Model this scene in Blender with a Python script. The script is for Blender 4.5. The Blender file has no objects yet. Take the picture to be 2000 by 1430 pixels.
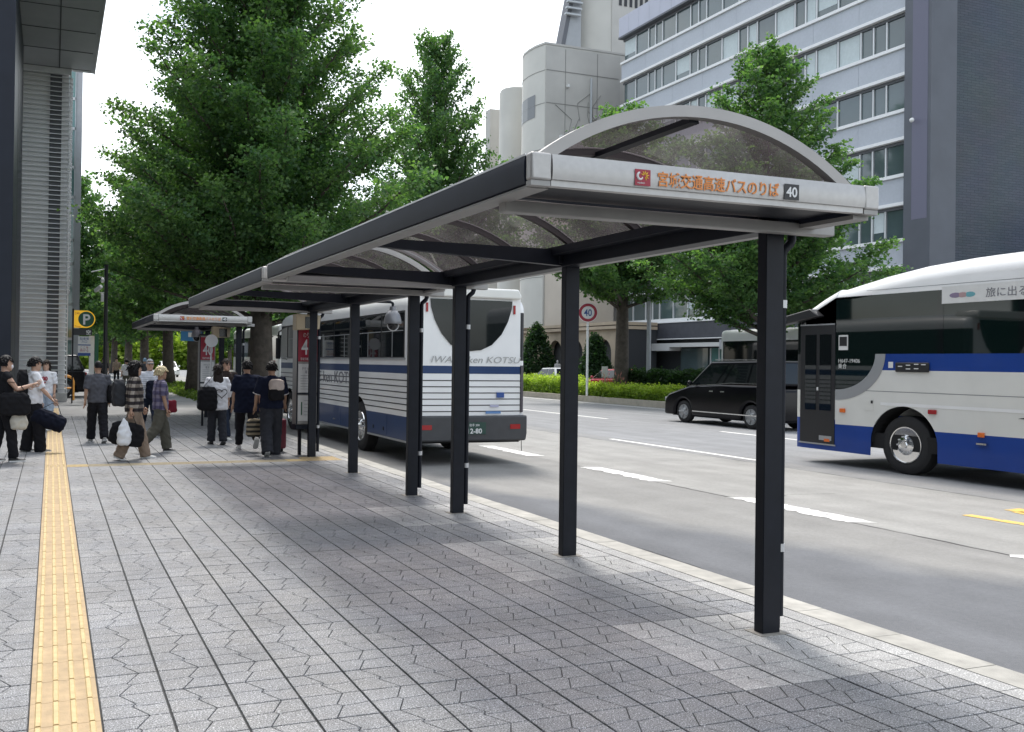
import bpy, bmesh, math, random
import numpy as np
from mathutils import Vector, Matrix, Euler
random.seed(7); np.random.seed(7)
S = bpy.context.scene
C = S.collection
R = math.radians
# ---------------------------------------------------------------- camera, sky, sun, exposure
cam = bpy.data.cameras.new('camera'); camo = bpy.data.objects.new('camera', cam); C.objects.link(camo)
F_PX, CX, CY, EYE = 1820.0, 778.0, 694.85, 1.60
yaw, pitch, roll = R(20.412), R(0.3607), R(-0.7406)
fwd = Vector((math.sin(yaw)*math.cos(pitch), math.cos(yaw)*math.cos(pitch), math.sin(pitch)))
rgt = Vector((math.cos(yaw), -math.sin(yaw), 0)); dwn = fwd.cross(rgt)
r2 = math.cos(roll)*rgt + math.sin(roll)*dwn; d2 = -math.sin(roll)*rgt + math.cos(roll)*dwn
M4 = Matrix.Identity(4)
for i in range(3):
    M4[i][0] = r2[i]; M4[i][1] = -d2[i]; M4[i][2] = -fwd[i]
M4[0][3], M4[1][3], M4[2][3] = 0, 0, EYE
camo.matrix_world = M4
cam.sensor_width = 36; cam.lens = F_PX/2000*36
cam.shift_x = (1000-CX)/2000; cam.shift_y = (CY-715)/2000
cam.clip_start = .05; cam.clip_end = 3000
S.camera = camo
W = bpy.data.worlds.new('World'); S.world = W; W.use_nodes = True
SUN_EL, SUN_AZ = R(60), math.atan2(.20, .98)
def world_nodes():
    nt = W.node_tree; nt.nodes.clear()
    out = nt.nodes.new('ShaderNodeOutputWorld'); bg = nt.nodes.new('ShaderNodeBackground')
    sky = nt.nodes.new('ShaderNodeTexSky'); sky.sky_type = 'NISHITA'; sky.sun_disc = False
    sky.sun_elevation = SUN_EL; sky.sun_rotation = SUN_AZ
    sky.air_density = 1.0; sky.dust_density = 2.5; sky.ozone_density = 1.0
    tc = nt.nodes.new('ShaderNodeTexCoord'); mp = nt.nodes.new('ShaderNodeMapping')
    mp.inputs['Scale'].default_value = (1, 1, 2.2)
    nz = nt.nodes.new('ShaderNodeTexNoise'); nz.inputs['Scale'].default_value = 1.6; nz.inputs['Detail'].default_value = 5
    nz.inputs['Roughness'].default_value = .55
    rp = nt.nodes.new('ShaderNodeMapRange'); rp.inputs['From Min'].default_value = .42; rp.inputs['From Max'].default_value = .62
    rp.inputs['To Min'].default_value = .10; rp.inputs['To Max'].default_value = .97
    mx = nt.nodes.new('ShaderNodeMix'); mx.data_type = 'RGBA'
    mx.inputs['B'].default_value = CLOUD
    L = nt.links.new
    L(tc.outputs['Generated'], mp.inputs['Vector']); L(mp.outputs['Vector'], nz.inputs['Vector']); L(nz.outputs['Fac'], rp.inputs['Value'])
    L(rp.outputs['Result'], mx.inputs['Factor']); L(sky.outputs['Color'], mx.inputs['A']); L(mx.outputs['Result'], bg.inputs['Color'])
    bg.inputs['Strength'].default_value = .12
    L(bg.outputs['Background'], out.inputs['Surface'])
CLOUD = (7.4, 7.8, 8.0, 1)
world_nodes()
sl = bpy.data.lights.new('sun', 'SUN'); sun = bpy.data.objects.new('sun', sl); C.objects.link(sun)
sl.energy = 1.5; sl.angle = R(12); sl.color = (1, .97, .92)
sdir = Vector((math.sin(SUN_AZ)*math.cos(SUN_EL), math.cos(SUN_AZ)*math.cos(SUN_EL), math.sin(SUN_EL)))
sun.rotation_euler = (-sdir).to_track_quat('-Z', 'Y').to_euler()
S.view_settings.view_transform = 'Standard'; S.view_settings.look = 'None'; S.view_settings.exposure = 1.16; S.view_settings.gamma = 1
S.view_settings.use_curve_mapping = False
S.render.engine = 'CYCLES'
S.cycles.use_denoising = True; S.cycles.max_bounces = 7; S.cycles.transparent_max_bounces = 12; S.cycles.diffuse_bounces = 3
S.cycles.caustics_reflective = False; S.cycles.caustics_refractive = False
# ---------------------------------------------------------------- helpers
MATS = {}
def mat(name, col, rough=.6, metal=0., var=0., scale=6., bump=0., bscale=60., coat=0., spec=.5, trans=0., alpha=1., emit=0., detail=5., var2=0., scale2=1., emitcol=None):
    if name in MATS: return MATS[name]
    m = bpy.data.materials.new(name); m.use_nodes = True; nt = m.node_tree; b = nt.nodes['Principled BSDF']; L = nt.links.new
    c = (*col, 1) if len(col) == 3 else col
    b.inputs['Base Color'].default_value = c; b.inputs['Roughness'].default_value = rough; b.inputs['Metallic'].default_value = metal
    b.inputs['Coat Weight'].default_value = coat; b.inputs['Coat Roughness'].default_value = .05
    b.inputs['Specular IOR Level'].default_value = spec
    b.inputs['Transmission Weight'].default_value = trans; b.inputs['Alpha'].default_value = alpha
    if emit: b.inputs['Emission Color'].default_value = (*(emitcol or col), 1); b.inputs['Emission Strength'].default_value = emit
    if var or bump:
        g = nt.nodes.new('ShaderNodeNewGeometry')
    if var:
        n = nt.nodes.new('ShaderNodeTexNoise'); n.inputs['Scale'].default_value = scale; n.inputs['Detail'].default_value = detail; L(g.outputs['Position'], n.inputs['Vector'])
        r = nt.nodes.new('ShaderNodeMapRange'); r.inputs['From Min'].default_value = .28; r.inputs['From Max'].default_value = .72
        r.inputs['To Min'].default_value = 1-var; r.inputs['To Max'].default_value = 1+var; L(n.outputs['Fac'], r.inputs['Value'])
        h = nt.nodes.new('ShaderNodeMix'); h.data_type = 'RGBA'; h.blend_type = 'MULTIPLY'; h.inputs['Factor'].default_value = 1; h.inputs['A'].default_value = c
        src = r.outputs['Result']
        if var2:
            n2 = nt.nodes.new('ShaderNodeTexNoise'); n2.inputs['Scale'].default_value = scale2; n2.inputs['Detail'].default_value = 3; L(g.outputs['Position'], n2.inputs['Vector'])
            r3 = nt.nodes.new('ShaderNodeMapRange'); r3.inputs['From Min'].default_value = .3; r3.inputs['From Max'].default_value = .7
            r3.inputs['To Min'].default_value = 1-var2; r3.inputs['To Max'].default_value = 1+var2; L(n2.outputs['Fac'], r3.inputs['Value'])
            mm = nt.nodes.new('ShaderNodeMath'); mm.operation = 'MULTIPLY'; L(src, mm.inputs[0]); L(r3.outputs['Result'], mm.inputs[1]); src = mm.outputs[0]
        L(src, h.inputs['B']); L(h.outputs['Result'], b.inputs['Base Color'])
    if bump:
        n2 = nt.nodes.new('ShaderNodeTexNoise'); n2.inputs['Scale'].default_value = bscale; n2.inputs['Detail'].default_value = 4; L(g.outputs['Position'], n2.inputs['Vector'])
        bp = nt.nodes.new('ShaderNodeBump'); bp.inputs['Strength'].default_value = bump; bp.inputs['Distance'].default_value = .01
        L(n2.outputs['Fac'], bp.inputs['Height']); L(bp.outputs['Normal'], b.inputs['Normal'])
    MATS[name] = m; return m
def tag(o, label=None, cat=None, group=None, kind=None):
    if label: o['label'] = label
    if cat: o['category'] = cat
    if group: o['group'] = group
    if kind: o['kind'] = kind
    return o
def empty(name, loc=(0, 0, 0), rz=0, label=None, cat=None, group=None, kind=None):
    o = bpy.data.objects.new(name, None); C.objects.link(o); o.location = loc; o.rotation_euler.z = rz; o.empty_display_size = .1
    return tag(o, label, cat, group, kind)
def link(name, me, parent=None, loc=None):
    o = bpy.data.objects.new(name, me); C.objects.link(o)
    if parent: o.parent = parent
    if loc: o.location = loc
    return o
def basis(d):
    d = Vector(d).normalized(); u = d.cross(Vector((0, 0, 1)))
    if u.length < 1e-4: u = Vector((1, 0, 0))
    u.normalize(); return u, d.cross(u).normalized()
class MB:
    def __init__(s): s.v = []; s.f = []; s.m = []
    def add(s, vs, fs, m=0):
        k = len(s.v); s.v.extend([tuple(p) for p in vs]); s.f.extend([tuple(i+k for i in q) for q in fs]); s.m.extend([m]*len(fs)); return s
    def box(s, x0, x1, y0, y1, z0, z1, m=0):
        return s.add([(x0,y0,z0),(x1,y0,z0),(x1,y1,z0),(x0,y1,z0),(x0,y0,z1),(x1,y0,z1),(x1,y1,z1),(x0,y1,z1)],
            [(0,3,2,1),(4,5,6,7),(0,1,5,4),(1,2,6,5),(2,3,7,6),(3,0,4,7)], m)
    def obox(s, c, sx, sy, sz, rot=None, m=0):
        k = len(s.v); s.box(-sx/2, sx/2, -sy/2, sy/2, -sz/2, sz/2, m)
        Mx = rot if rot is not None else Matrix.Identity(3)
        for i in range(k, len(s.v)): s.v[i] = tuple(Mx @ Vector(s.v[i]) + Vector(c))
        return s
    def quad(s, a, b, c, d, m=0): return s.add([a, b, c, d], [(0, 1, 2, 3)], m)
    def loft(s, rings, m=0, cap=True, closed=True):
        n = len(rings[0]); vs = [p for r in rings for p in r]; fs = []
        for i in range(len(rings)-1):
            for j in range(n if closed else n-1):
                k = (j+1) % n; fs.append((i*n+j, i*n+k, (i+1)*n+k, (i+1)*n+j))
        if cap: fs.append(tuple(range(n-1, -1, -1))); fs.append(tuple((len(rings)-1)*n+j for j in range(n)))
        return s.add(vs, fs, m)
    def cyl(s, a, b, r0, r1=None, n=12, m=0, cap=True):
        a = Vector(a); b = Vector(b); r1 = r0 if r1 is None else r1; u, w = basis(b-a)
        ring = lambda c, r: [c + r*(math.cos(t)*u + math.sin(t)*w) for t in [2*math.pi*i/n for i in range(n)]]
        return s.loft([ring(a, r0), ring(b, r1)], m, cap)
    def tube(s, pts, r, n=8, m=0, cap=True, flat=1.0):
        pts = [Vector(p) for p in pts]; rs = r if isinstance(r, (list, tuple)) else [r]*len(pts); rings = []
        d = (pts[1]-pts[0]).normalized(); u, w = basis(d)
        for i, p in enumerate(pts):
            t = (pts[min(i+1, len(pts)-1)] - pts[max(i-1, 0)]).normalized()
            u = (u - u.dot(t)*t); u = u.normalized() if u.length > 1e-5 else basis(t)[0]; w = t.cross(u)
            rings.append([p + rs[i]*(math.cos(a)*u + flat*math.sin(a)*w) for a in [2*math.pi*k/n for k in range(n)]])
        return s.loft(rings, m, cap)
    def prism(s, poly, axis, a, b, m=0):
        def P(p, t): return {'x': (t, p[0], p[1]), 'y': (p[0], t, p[1]), 'z': (p[0], p[1], t)}[axis]
        n = len(poly); vs = [P(p, a) for p in poly] + [P(p, b) for p in poly]
        fs = [tuple(range(n-1, -1, -1)), tuple(range(n, 2*n))] + [(i, (i+1) % n, n+(i+1) % n, n+i) for i in range(n)]
        return s.add(vs, fs, m)
    def ell(s, c, rx, ry, rz, nu=12, nv=8, m=0, rot=None):
        rings = []
        for i in range(nv+1):
            t = -math.pi/2 + math.pi*i/nv; q = []
            for j in range(nu):
                a = 2*math.pi*j/nu; p = Vector((rx*math.cos(t)*math.cos(a), ry*math.cos(t)*math.sin(a), rz*math.sin(t)))
                if abs(math.cos(t)) < 1e-6: p = Vector((rx*.01*math.cos(a), ry*.01*math.sin(a), rz*math.sin(t)))
                if rot is not None: p = rot @ p
                q.append(p + Vector(c))
            rings.append(q)
        return s.loft(rings, m, True)
    def mesh(s, name, mats, smooth=False, fix=True):
        me = bpy.data.meshes.new(name); me.from_pydata(s.v, [], s.f)
        for x in (mats if isinstance(mats, (list, tuple)) else [mats]): me.materials.append(x)
        if any(s.m): me.polygons.foreach_set('material_index', s.m)
        if fix:
            bm = bmesh.new(); bm.from_mesh(me); bmesh.ops.recalc_face_normals(bm, faces=bm.faces); bm.to_mesh(me); bm.free()
        if smooth:
            me.polygons.foreach_set('use_smooth', [True]*len(me.polygons))
        me.update(); return me
    def build(s, name, mats, parent=None, smooth=False, bevel=0, seg=2, loc=None, auto=None):
        me = s.mesh(name, mats, smooth or bool(bevel) or auto is not None); o = link(name, me, parent, loc)
        if bevel:
            b = o.modifiers.new('bevel', 'BEVEL'); b.width = bevel; b.segments = seg; b.limit_method = 'ANGLE'; b.angle_limit = R(40); b.harden_normals = False
        if auto is not None or bevel:
            try: me.set_sharp_from_angle(angle=R(auto if auto is not None else 40))
            except Exception: pass
        return o
def evald(o):
    dg = bpy.context.evaluated_depsgraph_get(); me = bpy.data.meshes.new_from_object(o.evaluated_get(dg)); return me
def text(name, body, size, M, material, parent=None, extrude=.002, align='LEFT', bold=0., shear=0., space=1., sx=1.):
    cu = bpy.data.curves.new(name, 'FONT'); cu.body = body; cu.size = size; cu.align_x = align; cu.extrude = extrude; cu.offset = bold; cu.shear = shear; cu.space_character = space
    cu.resolution_u = 3
    o = bpy.data.objects.new(name, cu); C.objects.link(o); bpy.context.view_layer.update()
    me = evald(o); me.name = name; bpy.data.objects.remove(o); me.materials.clear(); me.materials.append(material)
    Mx = M @ Matrix.Diagonal((sx, 1, 1, 1)); me.transform(Mx)
    return link(name, me, parent)
def frame(o, x, y):
    "matrix whose local x,y axes are x,y at origin o"
    x = Vector(x).normalized(); y = Vector(y).normalized(); z = x.cross(y); m = Matrix.Identity(4)
    for i in range(3): m[i][0] = x[i]; m[i][1] = y[i]; m[i][2] = z[i]; m[i][3] = o[i]
    return m
def kids(o): return [c for c in o.children]
def copy_tree(o, parent=None):
    c = o.copy(); C.objects.link(c)
    if parent: c.parent = parent
    for ch in list(o.children): copy_tree(ch, c)
    return c
# ---------------------------------------------------------------- materials of the setting
ROAD_Z = -.12
def paver_mat(name, a, b, spk):
    m = bpy.data.materials.new(name); m.use_nodes = True; nt = m.node_tree; bs = nt.nodes['Principled BSDF']; L = nt.links.new
    g = nt.nodes.new('ShaderNodeNewGeometry'); pos = g.outputs['Position']
    def noise(sc, det=2, rough=.6):
        n = nt.nodes.new('ShaderNodeTexNoise'); n.inputs['Scale'].default_value = sc; n.inputs['Detail'].default_value = det; n.inputs['Roughness'].default_value = rough; L(pos, n.inputs['Vector']); return n.outputs['Fac']
    def rng(v, a0, a1, b0, b1):
        r = nt.nodes.new('ShaderNodeMapRange'); L(v, r.inputs['Value'])
        for k, x in zip(('From Min', 'From Max', 'To Min', 'To Max'), (a0, a1, b0, b1)): r.inputs[k].default_value = x
        return r.outputs['Result']
    def mul(p, q):
        n = nt.nodes.new('ShaderNodeMath'); n.operation = 'MULTIPLY'; L(p, n.inputs[0]); L(q, n.inputs[1]); return n.outputs[0]
    # tile-by-tile tone
    off = nt.nodes.new('ShaderNodeVectorMath'); off.operation = 'ADD'; off.inputs[1].default_value = (-.23, -4.306, 5); L(pos, off.inputs[0])
    sn = nt.nodes.new('ShaderNodeVectorMath'); sn.operation = 'SNAP'; sn.inputs[1].default_value = (.3, .297, 50); L(off.outputs[0], sn.inputs[0])
    wn = nt.nodes.new('ShaderNodeTexWhiteNoise'); L(sn.outputs[0], wn.inputs['Vector'])
    tone = rng(wn.outputs['Value'], 0, 1, .92, 1.08)
    sp = rng(noise(150, 2, .7), .40, .62, 1-spk, 1+spk)
    vor = nt.nodes.new('ShaderNodeTexVoronoi'); vor.inputs['Scale'].default_value = 85; L(pos, vor.inputs['Vector'])
    chip = rng(vor.outputs['Distance'], .15, .32, 2.1, .94)
    dirt = rng(noise(1.3, 5), .3, .7, .78, 1.12)
    dirt2 = rng(noise(9, 4), .3, .7, .9, 1.08)
    k = mul(mul(mul(tone, sp), mul(dirt, dirt2)), chip)
    mx = nt.nodes.new('ShaderNodeMix'); mx.data_type = 'RGBA'; mx.inputs['A'].default_value = (*a, 1); mx.inputs['B'].default_value = (*b, 1); L(rng(noise(2.1, 3), .35, .65, 0, 1), mx.inputs['Factor'])
    h = nt.nodes.new('ShaderNodeMix'); h.data_type = 'RGBA'; h.blend_type = 'MULTIPLY'; h.inputs['Factor'].default_value = 1; L(mx.outputs['Result'], h.inputs['A']); L(k, h.inputs['B'])
    L(h.outputs['Result'], bs.inputs['Base Color']); bs.inputs['Roughness'].default_value = .62; bs.inputs['Specular IOR Level'].default_value = .45
    bp = nt.nodes.new('ShaderNodeBump'); bp.inputs['Strength'].default_value = .35; bp.inputs['Distance'].default_value = .002; L(noise(320, 3), bp.inputs['Height']); L(bp.outputs['Normal'], bs.inputs['Normal'])
    MATS[name] = m; return m
M_PAVE = paver_mat('pave', (.228, .232, .243), (.245, .243, .243), .6)
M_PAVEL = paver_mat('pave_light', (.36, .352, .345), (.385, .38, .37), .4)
M_GROUT = mat('grout', (.06, .06, .06), .95, var=.25, scale=20)
M_TACT2 = mat('tactile_faded', (.36, .30, .20), .65, var=.16, scale=14)
M_TACTR = mat('tactile_rib', (.54, .405, .20), .6, var=.14, scale=18, bump=.3, bscale=90)
M_TACT = mat('tactile', (.40, .285, .155), .6, var=.16, scale=14, bump=.3, bscale=90, var2=.12, scale2=2.3)
M_KERB = mat('kerb', (.40, .385, .35), .85, var=.2, scale=7, bump=.4, bscale=120, var2=.15, scale2=1.1)
def road_mat():
    m = bpy.data.materials.new('road'); m.use_nodes = True; nt = m.node_tree; bs = nt.nodes['Principled BSDF']; L = nt.links.new
    g = nt.nodes.new('ShaderNodeNewGeometry'); pos = g.outputs['Position']; sp = nt.nodes.new('ShaderNodeSeparateXYZ'); L(pos, sp.inputs[0])
    def noise(sc, det=4, vec=None):
        n = nt.nodes.new('ShaderNodeTexNoise'); n.inputs['Scale'].default_value = sc; n.inputs['Detail'].default_value = det; L(vec or pos, n.inputs['Vector']); return n.outputs['Fac']
    def rng(v, a0, a1, b0, b1):
        r = nt.nodes.new('ShaderNodeMapRange'); L(v, r.inputs['Value'])
        for k, x in zip(('From Min', 'From Max', 'To Min', 'To Max'), (a0, a1, b0, b1)): r.inputs[k].default_value = x
        return r.outputs['Result']
    def math_(op, p, q):
        n = nt.nodes.new('ShaderNodeMath'); n.operation = op
        for i, v in enumerate((p, q)):
            if isinstance(v, (int, float)): n.inputs[i].default_value = v
            else: L(v, n.inputs[i])
        return n.outputs[0]
    def mix(f, a, b):
        n = nt.nodes.new('ShaderNodeMix'); n.data_type = 'RGBA'; L(f, n.inputs['Factor'])
        for k, v in (('A', a), ('B', b)):
            if isinstance(v, tuple): n.inputs[k].default_value = (*v, 1)
            else: L(v, n.inputs[k])
        return n.outputs['Result']
    x = sp.outputs['X']; y = sp.outputs['Y']
    # darker asphalt by the kerb up to a slanted, noisy edge, old bleached asphalt beyond it, grey traffic lanes past the seam
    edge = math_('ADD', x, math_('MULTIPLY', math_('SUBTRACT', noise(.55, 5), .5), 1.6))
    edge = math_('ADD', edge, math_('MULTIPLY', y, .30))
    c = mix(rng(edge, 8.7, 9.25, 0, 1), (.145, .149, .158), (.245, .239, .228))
    c = mix(rng(x, 8.36, 8.40, 0, 1), c, (.295, .288, .273))
    c = mix(rng(x, 11.72, 11.75, 0, 1), c, (.245, .243, .240))
    c = mix(rng(x, 12.3, 12.34, 0, 1), c, (.238, .240, .245))
    k = math_('MULTIPLY', rng(noise(210, 3), .3, .7, .78, 1.22), rng(noise(1.7, 5), .3, .7, .9, 1.09))
    k = math_('MULTIPLY', k, rng(noise(24, 5), .3, .7, .93, 1.07))
    st = nt.nodes.new('ShaderNodeMapping'); st.inputs['Scale'].default_value = (2.2, .12, 1); L(pos, st.inputs['Vector'])
    k = math_('MULTIPLY', k, rng(noise(1.0, 4, st.outputs[0]), .3, .7, .9, 1.08))
    h = nt.nodes.new('ShaderNodeMix'); h.data_type = 'RGBA'; h.blend_type = 'MULTIPLY'; h.inputs['Factor'].default_value = 1; L(c, h.inputs['A']); L(k, h.inputs['B'])
    L(h.outputs['Result'], bs.inputs['Base Color']); bs.inputs['Roughness'].default_value = .86; bs.inputs['Specular IOR Level'].default_value = .3
    bp = nt.nodes.new('ShaderNodeBump'); bp.inputs['Strength'].default_value = .5; bp.inputs['Distance'].default_value = .004; L(noise(240, 3), bp.inputs['Height']); L(bp.outputs['Normal'], bs.inputs['Normal'])
    MATS['road'] = m; return m
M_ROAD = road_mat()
def paint_mat(name, col, wear):
    m = mat(name, col, .7, var=.10, scale=16, bump=.3, bscale=90); nt = m.node_tree; L = nt.links.new; bs = nt.nodes['Principled BSDF']; src = bs.inputs['Base Color'].links[0].from_socket
    g = nt.nodes.new('ShaderNodeNewGeometry'); n = nt.nodes.new('ShaderNodeTexNoise'); n.inputs['Scale'].default_value = 7; n.inputs['Detail'].default_value = 9; n.inputs['Roughness'].default_value = .75; L(g.outputs['Position'], n.inputs['Vector'])
    r = nt.nodes.new('ShaderNodeMapRange'); r.inputs['From Min'].default_value = wear; r.inputs['From Max'].default_value = wear+.06; L(n.outputs['Fac'], r.inputs['Value'])
    mx = nt.nodes.new('ShaderNodeMix'); mx.data_type = 'RGBA'; L(r.outputs['Result'], mx.inputs['Factor']); L(src, mx.inputs['A']); mx.inputs['B'].default_value = (.26, .25, .235, 1); L(mx.outputs['Result'], bs.inputs['Base Color']); return m
M_PAINT = paint_mat('road_paint', (.74, .73, .70), .57); M_YPAINT = paint_mat('road_yellow', (.72, .47, .12), .56)
M_TAR = mat('seam_tar', (.03, .03, .03), .8)
# ---------------------------------------------------------------- ground, road, pavement
M_GND = mat('ground', (.20, .20, .19), .9, var=.15, scale=.5)
b = MB(); b.quad((-1500, -1500, -.30), (1500, -1500, -.30), (1500, 1500, -.30), (-1500, 1500, -.30))
tag(b.build('ground', M_GND), 'grey ground reaching to the horizon', 'ground', kind='structure')
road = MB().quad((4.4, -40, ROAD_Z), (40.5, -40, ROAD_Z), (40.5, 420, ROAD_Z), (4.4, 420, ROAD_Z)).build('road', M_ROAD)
tag(road, 'wide asphalt road with bus bay and worn lane markings', 'road', kind='structure')
def ragged(x0, x1, y0, y1, amp=.03, step=.07, z=ROAD_Z+.004, seed=0, slant=0):
    rnd = random.Random(seed); n = max(2, int((y1-y0)/step)); L_, R_ = [], []
    for i in range(n+1):
        y = y0+(y1-y0)*i/n; L_.append((x0+rnd.uniform(-amp, amp), y+slant*0, z)); R_.append((x1+rnd.uniform(-amp, amp)*.6, y+slant, z))
    vs = L_+R_; return vs, [(i, n+1+i, n+2+i, i+1) for i in range(n)]
def marking(name, x0, x1, y0, y1, m, amp=.012, seed=0, slant=0, par=None):
    vs, fs = ragged(x0, x1, y0, y1, amp, seed=seed, slant=slant); return MB().add(vs, fs).build(name, m, par or road)
for i, (y0, y1) in enumerate(((-2.5, 1.8), (3.9, 6.12), (7.95, 9.9), (11.6, 13.5), (15.4, 17.5), (19.3, 21.3), (23.1, 25.2), (27, 29))):
    marking('bay_line_dash', 8.30, 8.60, y0, y1, M_PAINT, .05, 10+i, slant=-.12)
for i, (y0, y1) in enumerate(((3.5, 8.5), (13.2, 18.4), (23.5, 28.5), (33.6, 38.6), (43.8, 48.8), (54, 59), (64, 69))):
    marking('lane_dash', 12.02, 12.17, y0, y1, M_PAINT, .006, 30+i)
for i, (y0, y1) in enumerate(((5.5, 10.5), (15.4, 19.9), (25.2, 30.8), (36, 41), (46, 51), (56, 61), (66, 71))):
    marking('lane_dash', 16.35, 16.50, y0, y1, M_PAINT, .006, 50+i)
marking('edge_line', 22.25, 22.42, -20, 120, M_PAINT, .004, 70)
for i, y0 in enumerate(range(4, 90, 10)):
    marking('lane_dash', 30.0, 30.15, y0, y0+5, M_PAINT, .006, 80+i)
# longitudinal seams between asphalt strips, and a crack
def crack(pts, w=.012, seed=1):
    rnd = random.Random(seed); mb = MB(); z = ROAD_Z+.003
    for (ax, ay), (bx, by) in zip(pts, pts[1:]):
        n = max(1, int(math.hypot(bx-ax, by-ay)/.15)); pr = None
        for i in range(n+1):
            t = i/n; x = ax+(bx-ax)*t+rnd.uniform(-.012, .012); y = ay+(by-ay)*t; ww = w*rnd.uniform(.4, 1.3)
            nx, ny = (by-ay), -(bx-ax); l = math.hypot(nx, ny); nx, ny = nx/l*ww/2, ny/l*ww/2
            cu = ((x-nx, y-ny, z), (x+nx, y+ny, z))
            if pr: mb.quad(pr[0], pr[1], cu[1], cu[0])
            pr = cu
    return mb.build('asphalt_seam', M_TAR, road)
crack([(8.33, -2), (8.34, 14)], .022, 1); crack([(11.74, 2), (11.74, 45)], .016, 2)
crack([(8.7, 9.6), (9.3, 9.9), (10.0, 9.8)], .010, 3); crack([(9.2, 14.2), (10.4, 14.0), (11.7, 13.6)], .010, 4)
crack([(5.15, 5.9), (5.2, 7.2), (5.05, 8.6)], .012, 5)
# yellow lettering strokes painted on the bus lane
def ystroke(p, w=.17, name='yellow_marking_stroke'):
    mb = MB(); z = ROAD_Z+.0042
    for a, c in zip(p, p[1:]):
        d = Vector((c[0]-a[0], c[1]-a[1], 0)).normalized(); nx = Vector((-d.y, d.x, 0))*w/2
        mb.quad((a[0]-nx.x, a[1]-nx.y, z), (c[0]-nx.x, c[1]-nx.y, z), (c[0]+nx.x, c[1]+nx.y, z), (a[0]+nx.x, a[1]+nx.y, z)); z += .0006
    return mb.build(name, M_YPAINT, road)
ystroke([(10.12, 7.95), (10.25, 5.2)]); ystroke([(10.95, 7.95), (10.75, 7.2), (10.85, 6.4), (11.3, 6.0)], .15); ystroke([(11.55, 8.0), (11.5, 5.4)], .15)
ystroke([(10.95, 7.95), (11.55, 8.0)], .3)
# pavement
KERB_IN, KERB_OUT = 4.58, 4.84
side = MB()
side.box(-4.2, KERB_IN, -3, 27, -.25, -.011); side.add([(-4.2, 27, -.004), (KERB_IN, 27, -.004), (8.0, 31.0, -.004), (8.0, 130, -.004), (-4.2, 130, -.004)], [(0, 1, 2, 3, 4)], 1)
side.box(-30, -4.2, -3, 60, -.25, -.004, 1)
M_PAVEFAR = mat('pave_far', (.23, .23, .232), .75, var=.16, scale=1.2, bump=.2, bscale=40, var2=.12, scale2=.3)
side = tag(side.build('sidewalk', [M_GROUT, M_PAVEFAR]), 'grey paved sidewalk of patterned stone tiles beside the road', 'sidewalk', kind='structure')
def inset(poly, d):
    n = len(poly); out = []
    for i in range(n):
        p0, p1, p2 = Vector(poly[i-1]), Vector(poly[i]), Vector(poly[(i+1) % n])
        a = (p1-p0).normalized(); c = (p2-p1).normalized(); na = Vector((-a.y, a.x)); nc = Vector((-c.y, c.x))
        k = 1+na.dot(nc); out.append(tuple(p1 + (na+nc)*(d/max(k, .3))))
    return out
PX, PY, Y0 = .300, .297, 4.306
def stones(T, gx=.0045, gy=.002, g=.0022):
    Bq = 1-T; s = 1 if T < .5 else -1
    K1 = (.5-.035*s, .5-.045); K2 = (.5+.035*s, .5+.045)
    if s > 0: KL, KR, path = K2, K1, [K2, K1]
    else: KL, KR, path = K1, K2, [(.5+.035*s, .545), (.5-.035*s, .455)]
    # zigzag top->bottom : (T,1), a, b, (Bq,0)
    a, bq = path
    q = lambda u, v: (u*PX, v*PY)
    lm, rm = .50+.02*s, .50-.02*s
    TL = [q(0, lm), q(.22, lm+.035), q(*a), q(T, 1), q(0, 1)]
    BL = [q(0, 0), q(Bq, 0), q(*bq), q(*a), q(.22, lm+.035), q(0, lm)]
    TR = [q(*a), q(*bq), q(.78, rm-.035), q(1, rm), q(1, 1), q(T, 1)]
    BR = [q(Bq, 0), q(1, 0), q(1, rm), q(.78, rm-.035), q(*bq)]
    return [TL, BL, TR, BR]
def tile_geo(T, fine=True):
    mb = MB()
    for poly in stones(T):
        o = inset(poly, .0023); o = [(min(max(x, .0058), PX-.0058), min(max(y, .0042), PY-.0042)) for x, y in o]; n = len(o)
        if fine:
            i_ = inset(o, .0022); vs = [(*p, 0) for p in i_]+[(*p, -.002) for p in o]+[(*p, -.0105) for p in o]
            fs = [tuple(range(n))]+[(j, n+j, n+(j+1) % n, (j+1) % n) for j in range(n)]+[(n+j, 2*n+j, 2*n+(j+1) % n, n+(j+1) % n) for j in range(n)]
        else:
            vs = [(*p, 0) for p in o]+[(*p, -.0105) for p in o]; fs = [tuple(range(n))]+[(j, n+j, n+(j+1) % n, (j+1) % n) for j in range(n)]
        mb.add(vs, fs)
    return mb
TILE = {}
for T in (.31, .69):
    for li, mm in ((0, M_PAVE), (1, M_PAVEL)): TILE[T, li] = tile_geo(T).mesh('paving_tile', mm)
TG = {T: tile_geo(T) for T in (.31, .69)}; TGc = {T: tile_geo(T, False) for T in (.31, .69)}
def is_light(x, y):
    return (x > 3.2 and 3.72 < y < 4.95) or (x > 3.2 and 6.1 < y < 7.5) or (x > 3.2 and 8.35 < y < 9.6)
cols = [.23+PX*k for k in range(14)]+[-.07-PX*(k+1) for k in range(13)]
Md = np.array([[r2[i] for i in range(3)], [d2[i] for i in range(3)], [fwd[i] for i in range(3)]])
def pix(x, y, z=0):
    c = Md @ np.array([x, y, z-EYE]); return CX+F_PX*c[0]/c[2], CY+F_PX*c[1]/c[2], c[2]
cand = []
for ci, x in enumerate(cols):
    for r in range(-5, 77):
        y = Y0+PY*r
        if abs(y-14.48) < .2 and x > 0: continue
        u, v, d = pix(x+.15, y+.15)
        vis = d > .5 and -40 < u < 2040 and v < 1500
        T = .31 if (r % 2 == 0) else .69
        li = int(is_light(x+.15, y+.15)); cand.append((not vis, d, x, y, T, li))
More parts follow.
